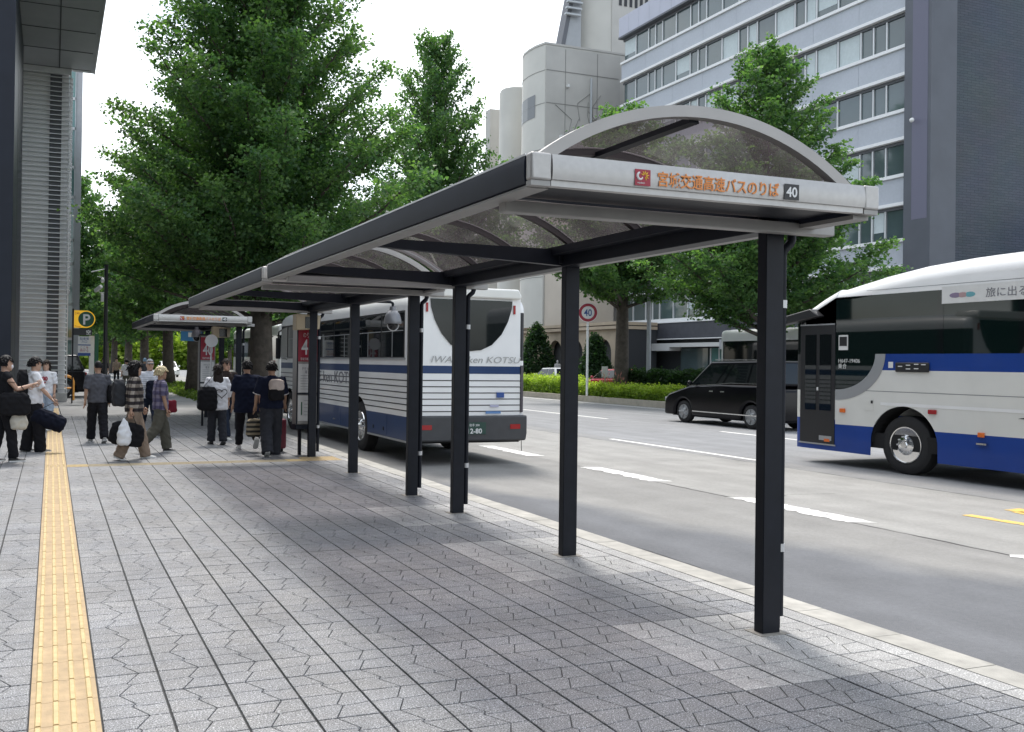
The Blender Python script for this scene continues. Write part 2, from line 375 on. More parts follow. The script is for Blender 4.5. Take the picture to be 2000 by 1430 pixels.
cand.sort(key=lambda c: (c[0], c[1]))
rest = MB()
for i, (nv, d, x, y, T, li) in enumerate(cand):
    if i < 300:
        o = link('paving_tile', TILE[T, li], side, (x, y, random.uniform(-.0012, .0008)))
        o.rotation_euler = (random.uniform(-.003, .003), random.uniform(-.003, .003), 0)
    else:
        src = TG[T] if d < 12 else TGc[T]; dz = random.uniform(-.001, .0008)
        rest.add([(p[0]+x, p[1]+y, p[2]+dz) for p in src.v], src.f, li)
tag(rest.build('paving_tiles', [M_PAVE, M_PAVEL], side), kind='stuff')
# plain narrow border slabs along the kerb
bs_ = MB().box(.004, KERB_IN-4.43-.003, .003, .597, -.0105, 0).mesh('border_slab', M_PAVEL)
for k in range(44): link('border_slab', bs_, side, (4.43, 2.1+.6*k, random.uniform(-.001, .001)))
# tactile guide tiles
def tact_guide():
    mb = MB().box(.002, .298, .0015, PY-.0015, -.0105, .001)
    for k in range(4):
        cx = .0375+.075*k; mb.prism([(cx-.014, .001), (cx+.014, .001), (cx+.009, .0068), (cx-.009, .0068)], 'y', .008, PY-.008, 1)
    return mb
def tact_side():
    mb = MB().box(.002, .298, .0015, PY-.0015, -.0105, .001)
    for k in range(4):
        cy = .037+.074*k; mb.prism([(cy-.014, .001), (cy+.014, .001), (cy+.009, .0068), (cy-.009, .0068)], 'x', .008, .292, 1)
    return mb
def tact_dots():
    mb = MB().box(.002, .298, .0015, PY-.0015, -.0105, .001)
    for i in range(5):
        for j in range(5):
            c = (.03+.06*i, .029+.06*j); mb.cyl((*c, .001), (*c, .006), .0165, .011, 8, 1)
    return mb
TM = {k: f().mesh('tactile_tile', [M_TACT, M_TACTR]) for k, f in (('g', tact_guide), ('s', tact_side), ('d', tact_dots))}
for r in range(-5, 90):
    y = Y0+PY*r; link('tactile_tile', TM['d' if r in (34, 89, 88) else 'g'], side, (-.071, y, 0))
TF = tact_side().mesh('tactile_tile', [M_TACT2, M_TACT2])
for k in range(14):
    link('tactile_tile', TM['s'] if k in (0, 11) else TM['d'] if k > 11 else TF, side, (.23+PX*k, Y0+PY*34, 0))
for k in (12, 13): link('tactile_tile', TM['d'], side, (.23+PX*k, Y0+PY*35, 0))
# kerb stones
kerb = tag(MB().box(KERB_IN+.01, KERB_OUT-.01, -3, 26.6, -.24, -.02).build('kerb', M_GROUT), 'pale concrete kerb between sidewalk and bus bay', 'kerb', kind='structure')
km = MB().prism([(KERB_IN+.003, -.11), (KERB_IN+.003, .002), (KERB_OUT-.03, .002), (KERB_OUT-.008, -.012), (KERB_OUT, -.125), (KERB_IN+.003, -.125)], 'y', .003, .597).mesh('kerb_stone', M_KERB)
for k in range(-1, 48):
    o = link('kerb_stone', km, kerb, (random.uniform(-.002, .002), -1.8+.6*k, random.uniform(-.002, .002)))
kf = MB()
kf.add([(KERB_IN, 27, -.25), (8.0, 31, -.25), (8.3, 30.9, -.25), (KERB_OUT, 26.8, -.25), (KERB_IN, 27, .0), (8.0, 31, 0), (8.3, 30.9, 0), (KERB_OUT, 26.8, 0)], [(0, 1, 5, 4), (1, 2, 6, 5), (2, 3, 7, 6), (3, 0, 4, 7), (4, 5, 6, 7)])
kf.box(8.0, 8.3, 31, 130, -.25, .001); kf.build('kerb_run', M_KERB, kerb)
# ---------------------------------------------------------------- bus shelters
M_DARK = mat('dark_steel', (.009, .011, .017), .45, spec=.22, var=.2, scale=9, bump=.05, bscale=150)
M_DARK2 = mat('dark_fascia', (.018, .022, .034), .5, spec=.2, var=.12, scale=5)
M_ALU = mat('aluminium', (.50, .485, .465), .42, metal=.35, var=.05, scale=4, var2=.05, scale2=30)
M_ALU2 = mat('aluminium_dull', (.34, .33, .315), .5, metal=.2, var=.08, scale=6)
M_ARCH = mat('arch_metal', (.42, .40, .38), .45, metal=.15, var=.06, scale=5)
M_BASE = mat('mortar_patch', (.30, .28, .25), .9, var=.3, scale=14)
M_RIB = mat('roof_rib', (.085, .072, .07), .5)
M_GALV = mat('galvanised', (.62, .62, .62), .4, metal=.5)
M_WHITE = mat('white_paint', (.8, .8, .79), .45, var=.04, scale=4)
M_BLACK = mat('black_paint', (.012, .012, .014), .4)
M_RUBBER = mat('rubber', (.018, .018, .019), .8, bump=.2, bscale=80)
M_RED = mat('sign_red', (.36, .02, .042), .45); M_ORANGE = mat('orange_print', (.78, .27, .06), .5); M_YEL = mat('yellow_print', (.85, .55, .05), .5)
M_NAVY = mat('navy_print', (.03, .08, .28), .5); M_GREENP = mat('green_print', (.015, .10, .05), .5); M_PAPER = mat('paper', (.74, .74, .72), .55, var=.05, scale=9)
M_GREYP = mat('grey_print', (.2, .2, .22), .6)
def panel_mat():
    m = bpy.data.materials.new('smoke_polycarbonate'); m.use_nodes = True; nt = m.node_tree; nt.nodes.clear(); L = nt.links.new
    o = nt.nodes.new('ShaderNodeOutputMaterial'); t = nt.nodes.new('ShaderNodeBsdfTransparent'); t.inputs['Color'].default_value = (.47, .42, .425, 1)
    d = nt.nodes.new('ShaderNodeBsdfDiffuse'); d.inputs['Color'].default_value = (.20, .17, .175, 1); tr = nt.nodes.new('ShaderNodeBsdfTranslucent'); tr.inputs['Color'].default_value = (.34, .29, .30, 1)
    g = nt.nodes.new('ShaderNodeBsdfGlossy'); g.inputs['Roughness'].default_value = .06
    lw = nt.nodes.new('ShaderNodeLayerWeight'); lw.inputs['Blend'].default_value = .5; pw = nt.nodes.new('ShaderNodeMath'); pw.operation = 'POWER'; pw.inputs[1].default_value = 4; L(lw.outputs['Facing'], pw.inputs[0]); f = nt.nodes.new('ShaderNodeMath'); f.operation = 'MULTIPLY_ADD'; f.inputs[1].default_value = .45; f.inputs[2].default_value = .03; L(pw.outputs[0], f.inputs[0])
    a1 = nt.nodes.new('ShaderNodeMixShader'); a2 = nt.nodes.new('ShaderNodeMixShader'); a3 = nt.nodes.new('ShaderNodeMixShader')
    geo = nt.nodes.new('ShaderNodeNewGeometry'); n = nt.nodes.new('ShaderNodeTexNoise'); n.inputs['Scale'].default_value = 2.2; n.inputs['Detail'].default_value = 2; L(geo.outputs['Position'], n.inputs['Vector'])
    r = nt.nodes.new('ShaderNodeMapRange'); r.inputs['From Min'].default_value = .35; r.inputs['From Max'].default_value = .7; r.inputs['To Min'].default_value = .10; r.inputs['To Max'].default_value = .18; L(n.outputs['Fac'], r.inputs['Value'])
    L(d.outputs[0], a1.inputs[1]); L(tr.outputs[0], a1.inputs[2]); a1.inputs[0].default_value = .72
    L(r.outputs['Result'], a2.inputs[0]); L(t.outputs[0], a2.inputs[1]); L(a1.outputs[0], a2.inputs[2])
    L(f.outputs[0], a3.inputs[0]); L(a2.outputs[0], a3.inputs[1]); L(g.outputs[0], a3.inputs[2]); L(a3.outputs[0], o.inputs['Surface'])
    MATS['panel'] = m; return m
M_PANEL = panel_mat()
XL, XR, ZB, ZT = 2.09, 4.24, 2.44, 2.59
LEN = 5.72
POSTS = (.585, 2.905, 5.17)     # front faces behind the canopy's leading edge
def arch_pt(t, dz=0):
    "t 0..1 across, from left foot to right foot"
    xa, xb, h = 2.165, 4.055, .315; x = xa+(xb-xa)*t; half = (xb-xa)/2; Rr = (half*half+h*h)/(2*h)
    return x, 2.575+math.sqrt(max(Rr*Rr-(x-(xa+xb)/2)**2, 0))-(Rr-h)+dz
def arch_rib(mb, y0, y1, z0, z1, n=28, m=0):
    rings = []
    for i in range(n+1):
        x, z = arch_pt(i/n); c = Vector((3.11, 0, 1.05)); nrm = Vector((x-3.11, 0, z-1.2)).normalized()
        a = Vector((x, 0, z))+nrm*z0; b_ = Vector((x, 0, z))+nrm*z1
        rings.append([(a.x, y0, a.z), (b_.x, y0, b_.z), (b_.x, y1, b_.z), (a.x, y1, a.z)])
    mb.loft(rings, m)
def shelter(y, label, sign=False, pipes=(0, 2), dx=0, dz=0):
    t = empty('bus_shelter', (dx, y, dz), label=label, cat='bus shelter', group='bus shelters along the kerb')
    # fascia with rounded face, front and back
    def fascia(y0, s):
        prof = []
        for i in range(9):
            a = i/8; z = ZB+.03+(ZT-ZB-.03)*a; yy = -.010*math.sin(math.pi*(.15+.85*a)); prof.append((yy*s, z))
        prof += [(.05*s, ZT), (.05*s, ZB), (.006*s, ZB), (.006*s, ZB+.028)]
        mb = MB(); n = len(prof); x0, x1 = XL+.112, XR-.106
        mb.loft([[(x0, y0+p[0], p[1]) for p in prof], [(x1, y0+p[0], p[1]) for p in prof]]); return mb.build('fascia', M_ALU, t, auto=35)
    fascia(0, 1); fascia(LEN, -1)
    for yy, s in ((0, 1), (LEN, -1)):
        for x0, x1, sx in ((XL, XL+.11, -1), (XR-.104, XR, 1)):
            mb = MB(); mb.box(x0, x1, min(yy-.006*s, yy+.055*s), max(yy-.006*s, yy+.055*s), ZB+.022, ZT+.004); mb.build('corner_cap', M_ALU, t, bevel=.012, seg=3)
            mb = MB(); mb.box(x0+.002, x1-.004, min(yy+.002*s, yy+.05*s), max(yy+.002*s, yy+.05*s), ZB-.003, ZB+.021); mb.build('corner_cap_base', M_ALU2, t)
    # long gutters
    pl = [(XL, ZB+.012), (XL-.006, ZB+.05), (XL-.006, ZT-.035), (XL, ZT-.008), (XL+.03, ZT), (XL+.155, ZT-.005), (XL+.155, ZB+.02), (XL+.13, ZB)]
    gl = MB().prism(pl, 'y', .058, LEN-.058).build('gutter', M_DARK2, t, auto=35)
    MB().box(XL+.012, XL+.128, .06, LEN-.06, ZB-.006, ZB+.006).build('gutter_soffit', M_ALU2, gl)
    MB().box(XL-.001, XL+.006, .056, LEN-.056, ZT-.006, ZT+.004).build('gutter_trim', M_GALV, gl)
    g2 = MB().prism([(XR, ZB+.01), (XR, ZT-.01), (XR-.03, ZT), (XR-.12, ZT-.005), (XR-.12, ZB)], 'y', .058, LEN-.058).build('gutter', M_DARK2, t)
    MB().box(XR-.12, XR-.01, .06, LEN-.06, ZB-.025, ZB-.001).build('gutter_soffit', M_ALU2, g2)
    # beam over the posts, soffits and end bars
    MB().box(3.965, 4.115, .46, LEN-.46, 2.405, 2.545).build('main_beam', M_DARK, t, bevel=.006)
    MB().box(3.86, 3.963, .46, LEN-.46, 2.50, 2.56).build('beam_flange', M_DARK, t)
    for yy, s in ((0, 1), (LEN, -1)):
        a, b_ = sorted((yy+.06*s, yy+.45*s)); MB().box(XL+.158, XR-.122, a, b_, 2.462, 2.490).build('end_soffit', M_DARK, t)
        a, b_ = sorted((yy+.452*s, yy+.535*s)); MB().box(XL+.10, XR+.15, a, b_, ZB-.055, ZB+.008).build('end_bar', M_ALU2, t, bevel=.006)
    for k, py in enumerate(POSTS):
        if k == 1 or True:
            mb = MB(); mb.loft([[(XL+.16, py+.005, 2.49), (XL+.16, py+.07, 2.49), (XL+.16, py+.07, 2.55), (XL+.16, py+.005, 2.55)], [(3.963, py+.005, 2.415), (3.963, py+.07, 2.415), (3.963, py+.07, 2.548), (3.963, py+.005, 2.548)]])
            cb = mb.build('cross_beam', M_DARK, t)
            MB().box(XL+.2, 3.95, py+.072, py+.10, 2.50, 2.514).build('beam_trim', M_GALV, cb)
    # posts
    for k, py in enumerate(POSTS):
        p = MB().box(4.0, 4.13, py, py+.075, 0, 2.44).build('post', M_DARK, t, bevel=.004)
        MB().box(4.002, 4.128, py-.002, py+.002, .03, 2.40).build('post_channel', M_DARK, p)
        MB().box(3.96, 4.17, py-.04, py+.115, -.01, .0025).build('base_plate', M_BASE, p)
        for zz in (2.44,): MB().box(3.93, 4.16, py-.012, py+.087, 2.43, 2.56).build('post_head', M_DARK, p, bevel=.005)
        MB().cyl((3.985, py-.02, 2.55), (3.985, py-.02, 2.585), .014, n=8).build('bolt', M_DARK, p)
        if k in pipes:
            pts = [(4.235, py+.05, 2.42), (4.235, py+.05, 2.375), (4.225, py+.05, 2.35), (4.18, py+.055, 2.31), (4.174, py+.06, 2.28), (4.174, py+.06, .085)]
            dp = MB().tube(pts, .026, 10).build('downpipe', M_DARK, t, auto=50)
            for zz in (.50, 1.98): MB().cyl((4.174, py+.06, zz-.024), (4.174, py+.06, zz+.024), .031, n=12).build('pipe_band', M_GALV, dp)
    # arches and roof sheets
    fa = MB(); arch_rib(fa, .03, .085, -.03, .028); fa.build('end_arch', M_ARCH, t, auto=50)
    fa = MB(); arch_rib(fa, LEN-.085, LEN-.03, -.03, .028); fa.build('end_arch', M_ARCH, t, auto=50)
    N = 6
    for k in range(1, N):
        yy = .06+(LEN-.12)*k/N; mb = MB(); arch_rib(mb, yy-.022, yy+.022, -.035, .006); rb = mb.build('rib', M_RIB, t, auto=50)
        mb = MB(); arch_rib(mb, yy-.03, yy+.03, .008, .014); mb.build('rib_cover', M_ALU2, rb)
    for k in range(N):
        y0 = .09+(LEN-.18)*k/N+.004; y1 = .09+(LEN-.18)*(k+1)/N-.004; mb = MB(); n = 24
        rows = [[(*arch_pt(i/n)[:1], yy, arch_pt(i/n)[1]+.002) for i in range(n+1)] for yy in (y0, y1)]
        vs = rows[0]+rows[1]; mb.add(vs, [(i, i+1, n+2+i, n+1+i) for i in range(n)]); mb.build('roof_sheet', M_PANEL, t, smooth=True)
    MB().box(3.05, 3.11, .09, LEN-.09, 2.845, 2.875).build('ridge_bar', M_DARK, t)
    if sign:
        z = ZB
        sg = MB().box(2.655, 2.745, -.0135, -.0125, 2.476, 2.556).build('emblem_square', M_RED, t)
        # emblem : white bird-like curl and yellow rays
        mb = MB(); c = Vector((2.684, -.0135, 2.523)); arc = [(c.x+.016*math.cos(a), c.y, c.z+.017*math.sin(a)) for a in [R(100+30*i) for i in range(9)]]
        mb.tube(arc, [.005, .006, .007, .007, .007, .006, .005, .004, .003], 6); mb.build('emblem_curl', M_WHITE, sg)
        mb = MB()
        for i in range(7):
            a = R(-70+48*i*.8); d = Vector((math.cos(a), 0, math.sin(a))); o_ = Vector((2.712, -.0135, 2.526)); mb.tube([o_+d*.006, o_+d*.013, o_+d*.024], [.0015, .0038, .0015], 5)
        mb.build('emblem_rays', M_YEL, sg)
        text('lettering', 'miyakoh', .013, frame((2.668, -.0142, 2.486), (1, 0, 0), (0, 0, 1)), M_WHITE, sg, .0004)
        text('lettering', '宮城交通高速バスのりば', .0785, frame((2.785, -.0132, 2.488), (1, 0, 0), (0, 0, 1)), M_ORANGE, t, .0008, bold=.0012, sx=.875)
        nb = MB().box(3.575, 3.672, -.0135, -.0125, 2.474, 2.556).build('number_plate', M_BLACK, t)
        text('lettering', '40', .072, frame((3.6235, -.0145, 2.490), (1, 0, 0), (0, 0, 1)), M_WHITE, nb, .0006, 'CENTER', bold=.0015)
    return t
s1 = shelter(3.87, 'nearest arched bus shelter with orange lettering and 40 plate on silver fascia', True)
s2 = shelter(9.79, 'second arched bus shelter standing beside the striped bus', False)
s3 = shelter(20.7, 'far arched bus shelter with small lettered front beyond the walking people', True, (0, 2), -.04, -.03)
# ---------------------------------------------------------------- stop boards, monitors, dome cameras
def stop_board(x, y, label, rz=0):
    t = empty('bus_stop_board', (x, y, 0), rz, label, 'sign', 'red topped stop boards under the shelters')
    MB().box(0, .56, 0, .30, .52, 2.16).build('cabinet', M_ALU2, t, bevel=.012)
    MB().box(-.015, .575, -.012, .315, .44, .515).build('plinth', M_DARK2, t, bevel=.01)
    for zz in (2.162,): MB().box(-.01, .57, -.01, .31, zz, zz+.03).build('cap', M_DARK2, t)
    for xx in (.12, .40): MB().box(xx, xx+.07, .12, .19, 0, .44).build('leg', M_DARK, t)
    rp = MB().box(.03, .53, -.006, -.001, 1.58, 2.12).build('number_panel', M_RED, t)
    text('lettering', '40', .36, frame((.29, -.0085, 1.70), (1, 0, 0), (0, 0, 1)), M_WHITE, rp, .001, 'CENTER', bold=.004)
    text('lettering', 'のりば', .095, frame((.29, -.0085, 1.99), (1, 0, 0), (0, 0, 1)), M_WHITE, rp, .001, 'CENTER')
    text('lettering', '宮城交通高速バス', .05, frame((.29, -.0085, 1.605), (1, 0, 0), (0, 0, 1)), M_WHITE, rp, .001, 'CENTER')
    n1 = MB().box(.04, .52, -.006, -.001, 1.06, 1.54).build('notice_sheet', M_PAPER, t)
    text('lettering', 'チケット販\n場 所', .06, frame((.28, -.0085, 1.44), (1, 0, 0), (0, 0, 1)), M_GREYP, n1, .001, 'CENTER')
    for k in range(6): MB().box(.10, .46, -.0085, -.0065, 1.34-.045*k, 1.345-.045*k).build('print_line', M_GREYP, n1)
    n2 = MB().box(.04, .52, -.006, -.001, .58, 1.01).build('notice_sheet', M_PAPER, t)
    MB().box(.12, .15, -.0085, -.0065, .68, .9).build('print_line', M_GREENP, n2)
    for k in range(5): MB().box(.2, .48, -.0085, -.0065, .92-.06*k, .925-.06*k).build('print_line', M_GREYP, n2)
    t.scale.x = .66
    MB().box(.0, .56, -.009, -.002, 1.025, 1.05).build('mullion', M_DARK2, t); MB().box(-.001, .028, -.009, -.002, .53, 2.15).build('mullion', M_DARK2, t)
    return t
stop_board(3.86, 15.25, 'red topped 40 stop board beside the striped bus')
stop_board(3.30, 22.4, 'distant red topped 40 stop board under the far shelter')
M_BEIGE = mat('beige_plastic', (.48, .40, .27), .5, var=.06); M_SCREEN = mat('screen', (.01, .012, .014), .15)
def monitor(x, y, label):
    t = empty('display_monitor', (x, y, 2.1), 0, label, 'monitor', 'beige display boxes hung under shelters')
    MB().prism([(-.20, .0), (.20, .02), (.22, .25), (-.20, .27)], 'y', -.13, .12).build('housing', M_BEIGE, t, bevel=.012)
    MB().box(-.05, .13, -.137, -.131, .03, .22).build('screen', M_SCREEN, t); MB().box(.02, .05, -.02, .02, .25, .36).build('bracket', M_DARK, t)
    return t
monitor(3.97, 15.1, 'beige display box hung above the near 40 stop board'); monitor(3.75, 22.2, 'beige display box under the far shelter roof')
def dome_camera(x, y, z, r, label):
    t = empty('dome_camera', (x, y, z), 0, label, 'camera', 'dome cameras hung by the shelters')
    rings = []
    for zz, rr in ((.0, .132), (.02, .135), (.06, .132), (.14, .11), (.19, .075), (.20, .05), (.26, .045)):
        rings.append([(rr*r*math.cos(a), rr*r*math.sin(a), zz*r) for a in [2*math.pi*i/20 for i in range(20)]])
    MB().loft(rings).build('housing', mat('camera_grey', (.20, .20, .21), .35, metal=.3), t, auto=50)
    MB().ell((0, 0, -.005), .09*r, .09*r, .10*r, 16, 10).build('dome', mat('dome_glass', (.01, .01, .012), .05), t, smooth=True)
    mb = MB(); mb.tube([(.093*r*math.cos(a), -.02, -.005+.1*r*math.sin(a)) for a in [R(-5-17*i) for i in range(11)]], .009*r, 6); mb.build('trim_ring', M_GALV, t)
    MB().tube([(0, 0, .25*r), (0, 0, .31*r), (-.04, 0, .33*r), (-.6, 0, .33*r)], .022*r, 8).build('bracket', M_DARK, t)
    return t
dome_camera(4.74, 13.0, 2.16, .98, 'grey dome camera hanging in front of the striped bus windows'); dome_camera(3.25, 22.6, 2.12, .95, 'small dome camera hanging beside the far stop board')
# round stop sign and blue hanging sign in the distance
t = empty('stop_sign', (3.52, 22.1, 0), 0, 'white round stop sign on a thin pole by far shelter', 'sign')
MB().cyl((0, 0, 0), (0, 0, 2.1), .02, n=8).build('pole', M_GALV, t); MB().cyl((0, -.03, 2.03), (0, -.05, 2.03), .15, n=24).build('disc', M_WHITE, t, auto=40)
t = empty('direction_sign', (4.5, 33, 0), 0, 'small blue and white direction sign hanging beyond far shelter', 'sign')
MB().cyl((.45, 0, 0), (.45, 0, 2.62), .04, n=8).build('pole', M_DARK, t); pb = MB().box(-.3, .42, -.03, .0, 2.22, 2.56).build('panel', mat('sign_blue', (.05, .22, .45), .5), t)
MB().box(-.05, .38, -.036, -.031, 2.36, 2.52).build('panel_print', M_WHITE, pb)
# ---------------------------------------------------------------- vehicles
M_GLASS = mat('dark_glass', (.006, .009, .010), .03, spec=.5); M_GLASSG = mat('green_glass', (.004, .011, .010), .03, spec=.5)
M_BWHITE = mat('bus_white', (.85, .85, .84), .28, coat=.5, var=.03, scale=3); M_CREAM = mat('bus_cream', (.74, .735, .69), .28, coat=.5, var=.03, scale=3)
M_BNAVY = mat('bus_navy', (.016, .045, .135), .3, coat=.2, spec=.3, var=.05, scale=3); M_BBLUE = mat('bus_blue', (.007, .048, .27), .3, coat=.12, spec=.3, var=.05, scale=3)
M_CHROME = mat('chrome', (.75, .75, .75), .14, metal=1.); M_LAMP = mat('amber_lamp', (.75, .16, .02), .3); M_RLAMP = mat('red_lamp', (.35, .012, .015), .2)
M_TRIM = mat('trim_black', (.014, .014, .016), .45); M_BUMP = mat('bumper_grey', (.055, .056, .06), .55, var=.1); M_GREYM = mat('silver_paint', (.36, .37, .38), .4, metal=.4)
M_PLATE = mat('number_plate', (.02, .06, .045), .5); M_UNDER = mat('underbody', (.012, .012, .013), .9)
def wheel(parent, x, y, z, r, w, sgn, holes=10, chrome=True, rimr=.62):
    "sgn -1: outer face looks to -x"
    t = empty('wheel', (x, y, z)); t.parent = parent; n = 36
    prof = [(.02, r*.62), (.0, r*.70), (.012, r*.9), (.035, r*.985), (.07, r), (w-.05, r), (w-.01, r*.95), (w, r*.6)]
    rings = [[(-sgn*px, rr*math.cos(a), rr*math.sin(a)) for a in [2*math.pi*i/n for i in range(n)]] for px, rr in prof]
    MB().loft(rings).build('tyre', M_RUBBER, t, auto=40)
    R_ = r*rimr; rp = [(.018, R_), (.0, R_*.97), (.004, R_*.92), (.05, R_*.86), (.055, R_*.60), (.02, R_*.55), (-.01, R_*.36), (-.02, R_*.20), (-.035, R_*.17), (-.035, .004)]
    rings = [[(-sgn*px, rr*math.cos(a), rr*math.sin(a)) for a in [2*math.pi*i/n for i in range(n)]] for px, rr in rp]
    rim = MB().loft(rings).build('rim', M_CHROME if chrome else M_GREYM, t, auto=35)
    mb = MB()
    for k in range(holes):
        a = 2*math.pi*(k+.5)/holes; c = (sgn*-.046, R_*.73*math.cos(a), R_*.73*math.sin(a)); mb.cyl(c, (c[0]+sgn*.005, c[1], c[2]), R_*.13, n=10)
    tag(mb.build('hand_holes', M_TRIM, rim), kind='stuff')
    if chrome:
        mb = MB()
        for k in range(10):
            a = 2*math.pi*k/10; c = (sgn*-.01, R_*.45*math.cos(a), R_*.45*math.sin(a)); mb.cyl(c, (c[0]+sgn*.03, c[1], c[2]), R_*.045, n=6)
        tag(mb.build('wheel_nuts', M_GALV, rim), kind='stuff')
    else:
        for k in range(5):
            a = 2*math.pi*k/5; mb = MB(); d = Vector((0, math.cos(a), math.sin(a))); mb.tube([Vector((sgn*.004, 0, 0))+d*R_*.12, Vector((sgn*.002, 0, 0))+d*R_*.9], R_*.09, 6); mb.build('spoke', M_GREYM, rim)
    return t
def linspace(a, b, n): return [a+(b-a)*i/(n-1) for i in range(n)]
class Bus:
    def __init__(s, name, label, loc, Wd, L, group=None, rz=0):
        s.t = empty(name, loc, rz, label, 'bus', group); s.W, s.L = Wd, L; s.arches = []
    def ins(s, y):
        "corner rounding at rear and front : inset of the sides"
        r = .14; a = 0
        if y < r: a = r-math.sqrt(max(r*r-(r-y)**2, 0))
        rf = s.rf
        if y > s.L-rf: q = y-(s.L-rf); a = max(a, (rf-math.sqrt(max(rf*rf-q*q, 0)))*s.ff)
        return a
    rf, ff = .35, .5
    def arch(s, y):
        z = -1
        for c, r, zc in s.arches:
            if abs(y-c) < r: z = max(z, zc+math.sqrt(r*r-(y-c)**2))
        return z
    def ys(s, y0, y1, step=.12):
        q = set(linspace(y0, y1, max(2, int((y1-y0)/step)+1)))
        for c, r, zc in s.arches:
            for k in range(25):
                yy = c-r*math.cos(math.pi*k/24)
                if y0 < yy < y1: q.add(yy)
        for k in range(9):
            for base in (.16*k/8, s.L-s.rf*(8-k)/8):
                if y0 < base < y1: q.add(base)
        return sorted(q)
    def band(s, name, y0, y1, z0, z1, m, off=0., parent=None, sides=(0, 1), z0f=None, z1f=None):
        "strip of the side skin between two heights, cut by the wheel arches"
        Y = s.ys(y0, y1); first = None
        f0 = z0f or (lambda y: z0); f1 = z1f or (lambda y: z1)
        for sd in sides:
            mb = MB()
            for a, b_ in list(zip(Y, Y[1:]))+[(None, None)]:
                q = []
                if a is not None:
                    for y in (a, b_):
                        lo = max(f0(y), s.arch(y)); hi = max(f1(y), lo); x = s.ins(y)-off
                        q.append((x if sd == 0 else s.W-x, y, lo, hi))
                if not q or (q[0][3]-q[0][2] < 1e-4 and q[1][3]-q[1][2] < 1e-4):
                    if mb.f:
                        o = mb.build(name, m, parent or s.t, smooth=True); first = first or o; mb = MB()
                    continue
                mb.quad((q[0][0], a, q[0][2]), (q[1][0], b_, q[1][2]), (q[1][0], b_, q[1][3]), (q[0][0], a, q[0][3]))
        return first
    def pane(s, name, pts, m, off=.004, parent=None, side=0):
        "flat piece on the side from (y,z) points"
        x = -off if side == 0 else s.W+off; mb = MB(); mb.prism([(p[0], p[1]) for p in pts], 'x', x, x+.003*(1 if side == 0 else -1)); return mb.build(name, m, parent or s.t)
    def upper(s, name, zs, ztop, m, y0=0, y1=None, n=7, rr=.30, lean=.0):
        "roof and upper shell"
        y1 = s.L if y1 is None else y1; rings = []
        for y in s.ys(y0, y1, .4):
            i_ = s.ins(y); zt = ztop(y) if callable(ztop) else ztop; r = min(rr, zt-zs-.02); pts = [(i_, zs)]
            for k in range(n+1):
                a = math.pi/2*k/n; pts.append((i_+lean+r-r*math.cos(a), zt-.06-r+r*math.sin(a)))
            pts.append((s.W*.3, zt-.012)); pts.append((s.W*.5, zt))
            pts += [(s.W-p[0], p[1]) for p in reversed(pts[:-1])]
            rings.append([(p[0], y, p[1]) for p in pts])
        mb = MB(); mb.loft(rings, 0, True, False); return mb.build(name, m, s.t, auto=50)
    def under(s, z=.42):
        mb = MB(); mb.box(.06, s.W-.06, .12, s.L-.12, z, z+.25)
        for c, r, zc in s.arches:
            for sd in (0, 1):
                x0, x1 = (.02, .42) if sd == 0 else (s.W-.42, s.W-.02); n = 16
                ring = lambda x: [(x, c-r*math.cos(math.pi*k/n), zc+r*math.sin(math.pi*k/n)) for k in range(n+1)]
                mb.loft([ring(x0), ring(x1)], 0, False, False)
        return mb.build('underbody', M_UNDER, s.t)
    def rearface(s, z0, z1, m, name='rear_panel', y=-.002, parent=None, x0=None, x1=None, off=0):
        i_ = .13; mb = MB(); xs = linspace(x0 if x0 is not None else i_-.005, x1 if x1 is not None else s.W-i_+.005, 9); cu = lambda x: y-off-.03*(1-((x-s.W/2)/(s.W/2))**2)
        for a, b_ in zip(xs, xs[1:]): mb.quad((a, cu(a), z0), (b_, cu(b_), z0), (b_, cu(b_), z1), (a, cu(a), z1))
        return mb.build(name, m, parent or s.t, smooth=True)
# ---- parked striped bus
b = Bus('parked_bus', 'white bus with thin black stripes and navy belt parked beside the shelters', (5.55, 14.25, ROAD_Z), 2.10, 9.6, 'coaches')
b.arches = [(2.85, .58, .47), (8.40, .56, .47)]
b.upper('roof', 2.58, lambda y: 2.90+.04*min(1, y/.6)-.10*max(0, (y-8.9)/.7)**2, M_BWHITE, rr=.22)
b.band('side_wall', 0, 9.6, 1.66, 1.76, M_BWHITE); b.band('window_backing', 0, 9.6, 1.76, 2.585, M_TRIM)
b.band('belt', 0, 9.6, 1.52, 1.66, M_BNAVY); w_ = b.band('side_panel', 0, 9.6, .80, 1.52, M_BWHITE); b.band('lower_panel', 0, 9.6, .40, .80, M_BNAVY)
for k in range(6):
    z = 1.405-.101*k; b.band('stripe', .0, 9.6, z-.009, z+.009, M_TRIM, .003, w_)
b.under(.36)
gl = []
for y0, y1 in ((.42, 1.5), (1.56, 3.0), (3.06, 4.5), (4.56, 6.0), (6.06, 7.5), (7.56, 8.55)):
    p_ = b.pane('window', [(y0, 1.80), (y1, 1.80), (y1, 2.55), (y0, 2.55)], M_GLASS, .006); MB().box(-.010, -.006, y0, y1, 2.24, 2.255).build('window_rail', M_GREYM, p_)
    MB().box(-.010, -.006, (y0+y1)/2-.012, (y0+y1)/2+.012, 1.80, 2.24).build('window_rail', M_GREYM, p_)
b.pane('window', [(8.66, 1.72), (9.38, 1.80), (9.30, 2.5), (8.66, 2.55)], M_GLASS, .006)
b.pane('rear_pillar', [(.10, 1.66), (.34, 1.66), (.34, 2.60), (.10, 2.60)], M_BWHITE, .008)
MB().box(-.012, .0, .30, 9.2, 1.755, 1.785).build('window_sill', M_GREYM, b.t)
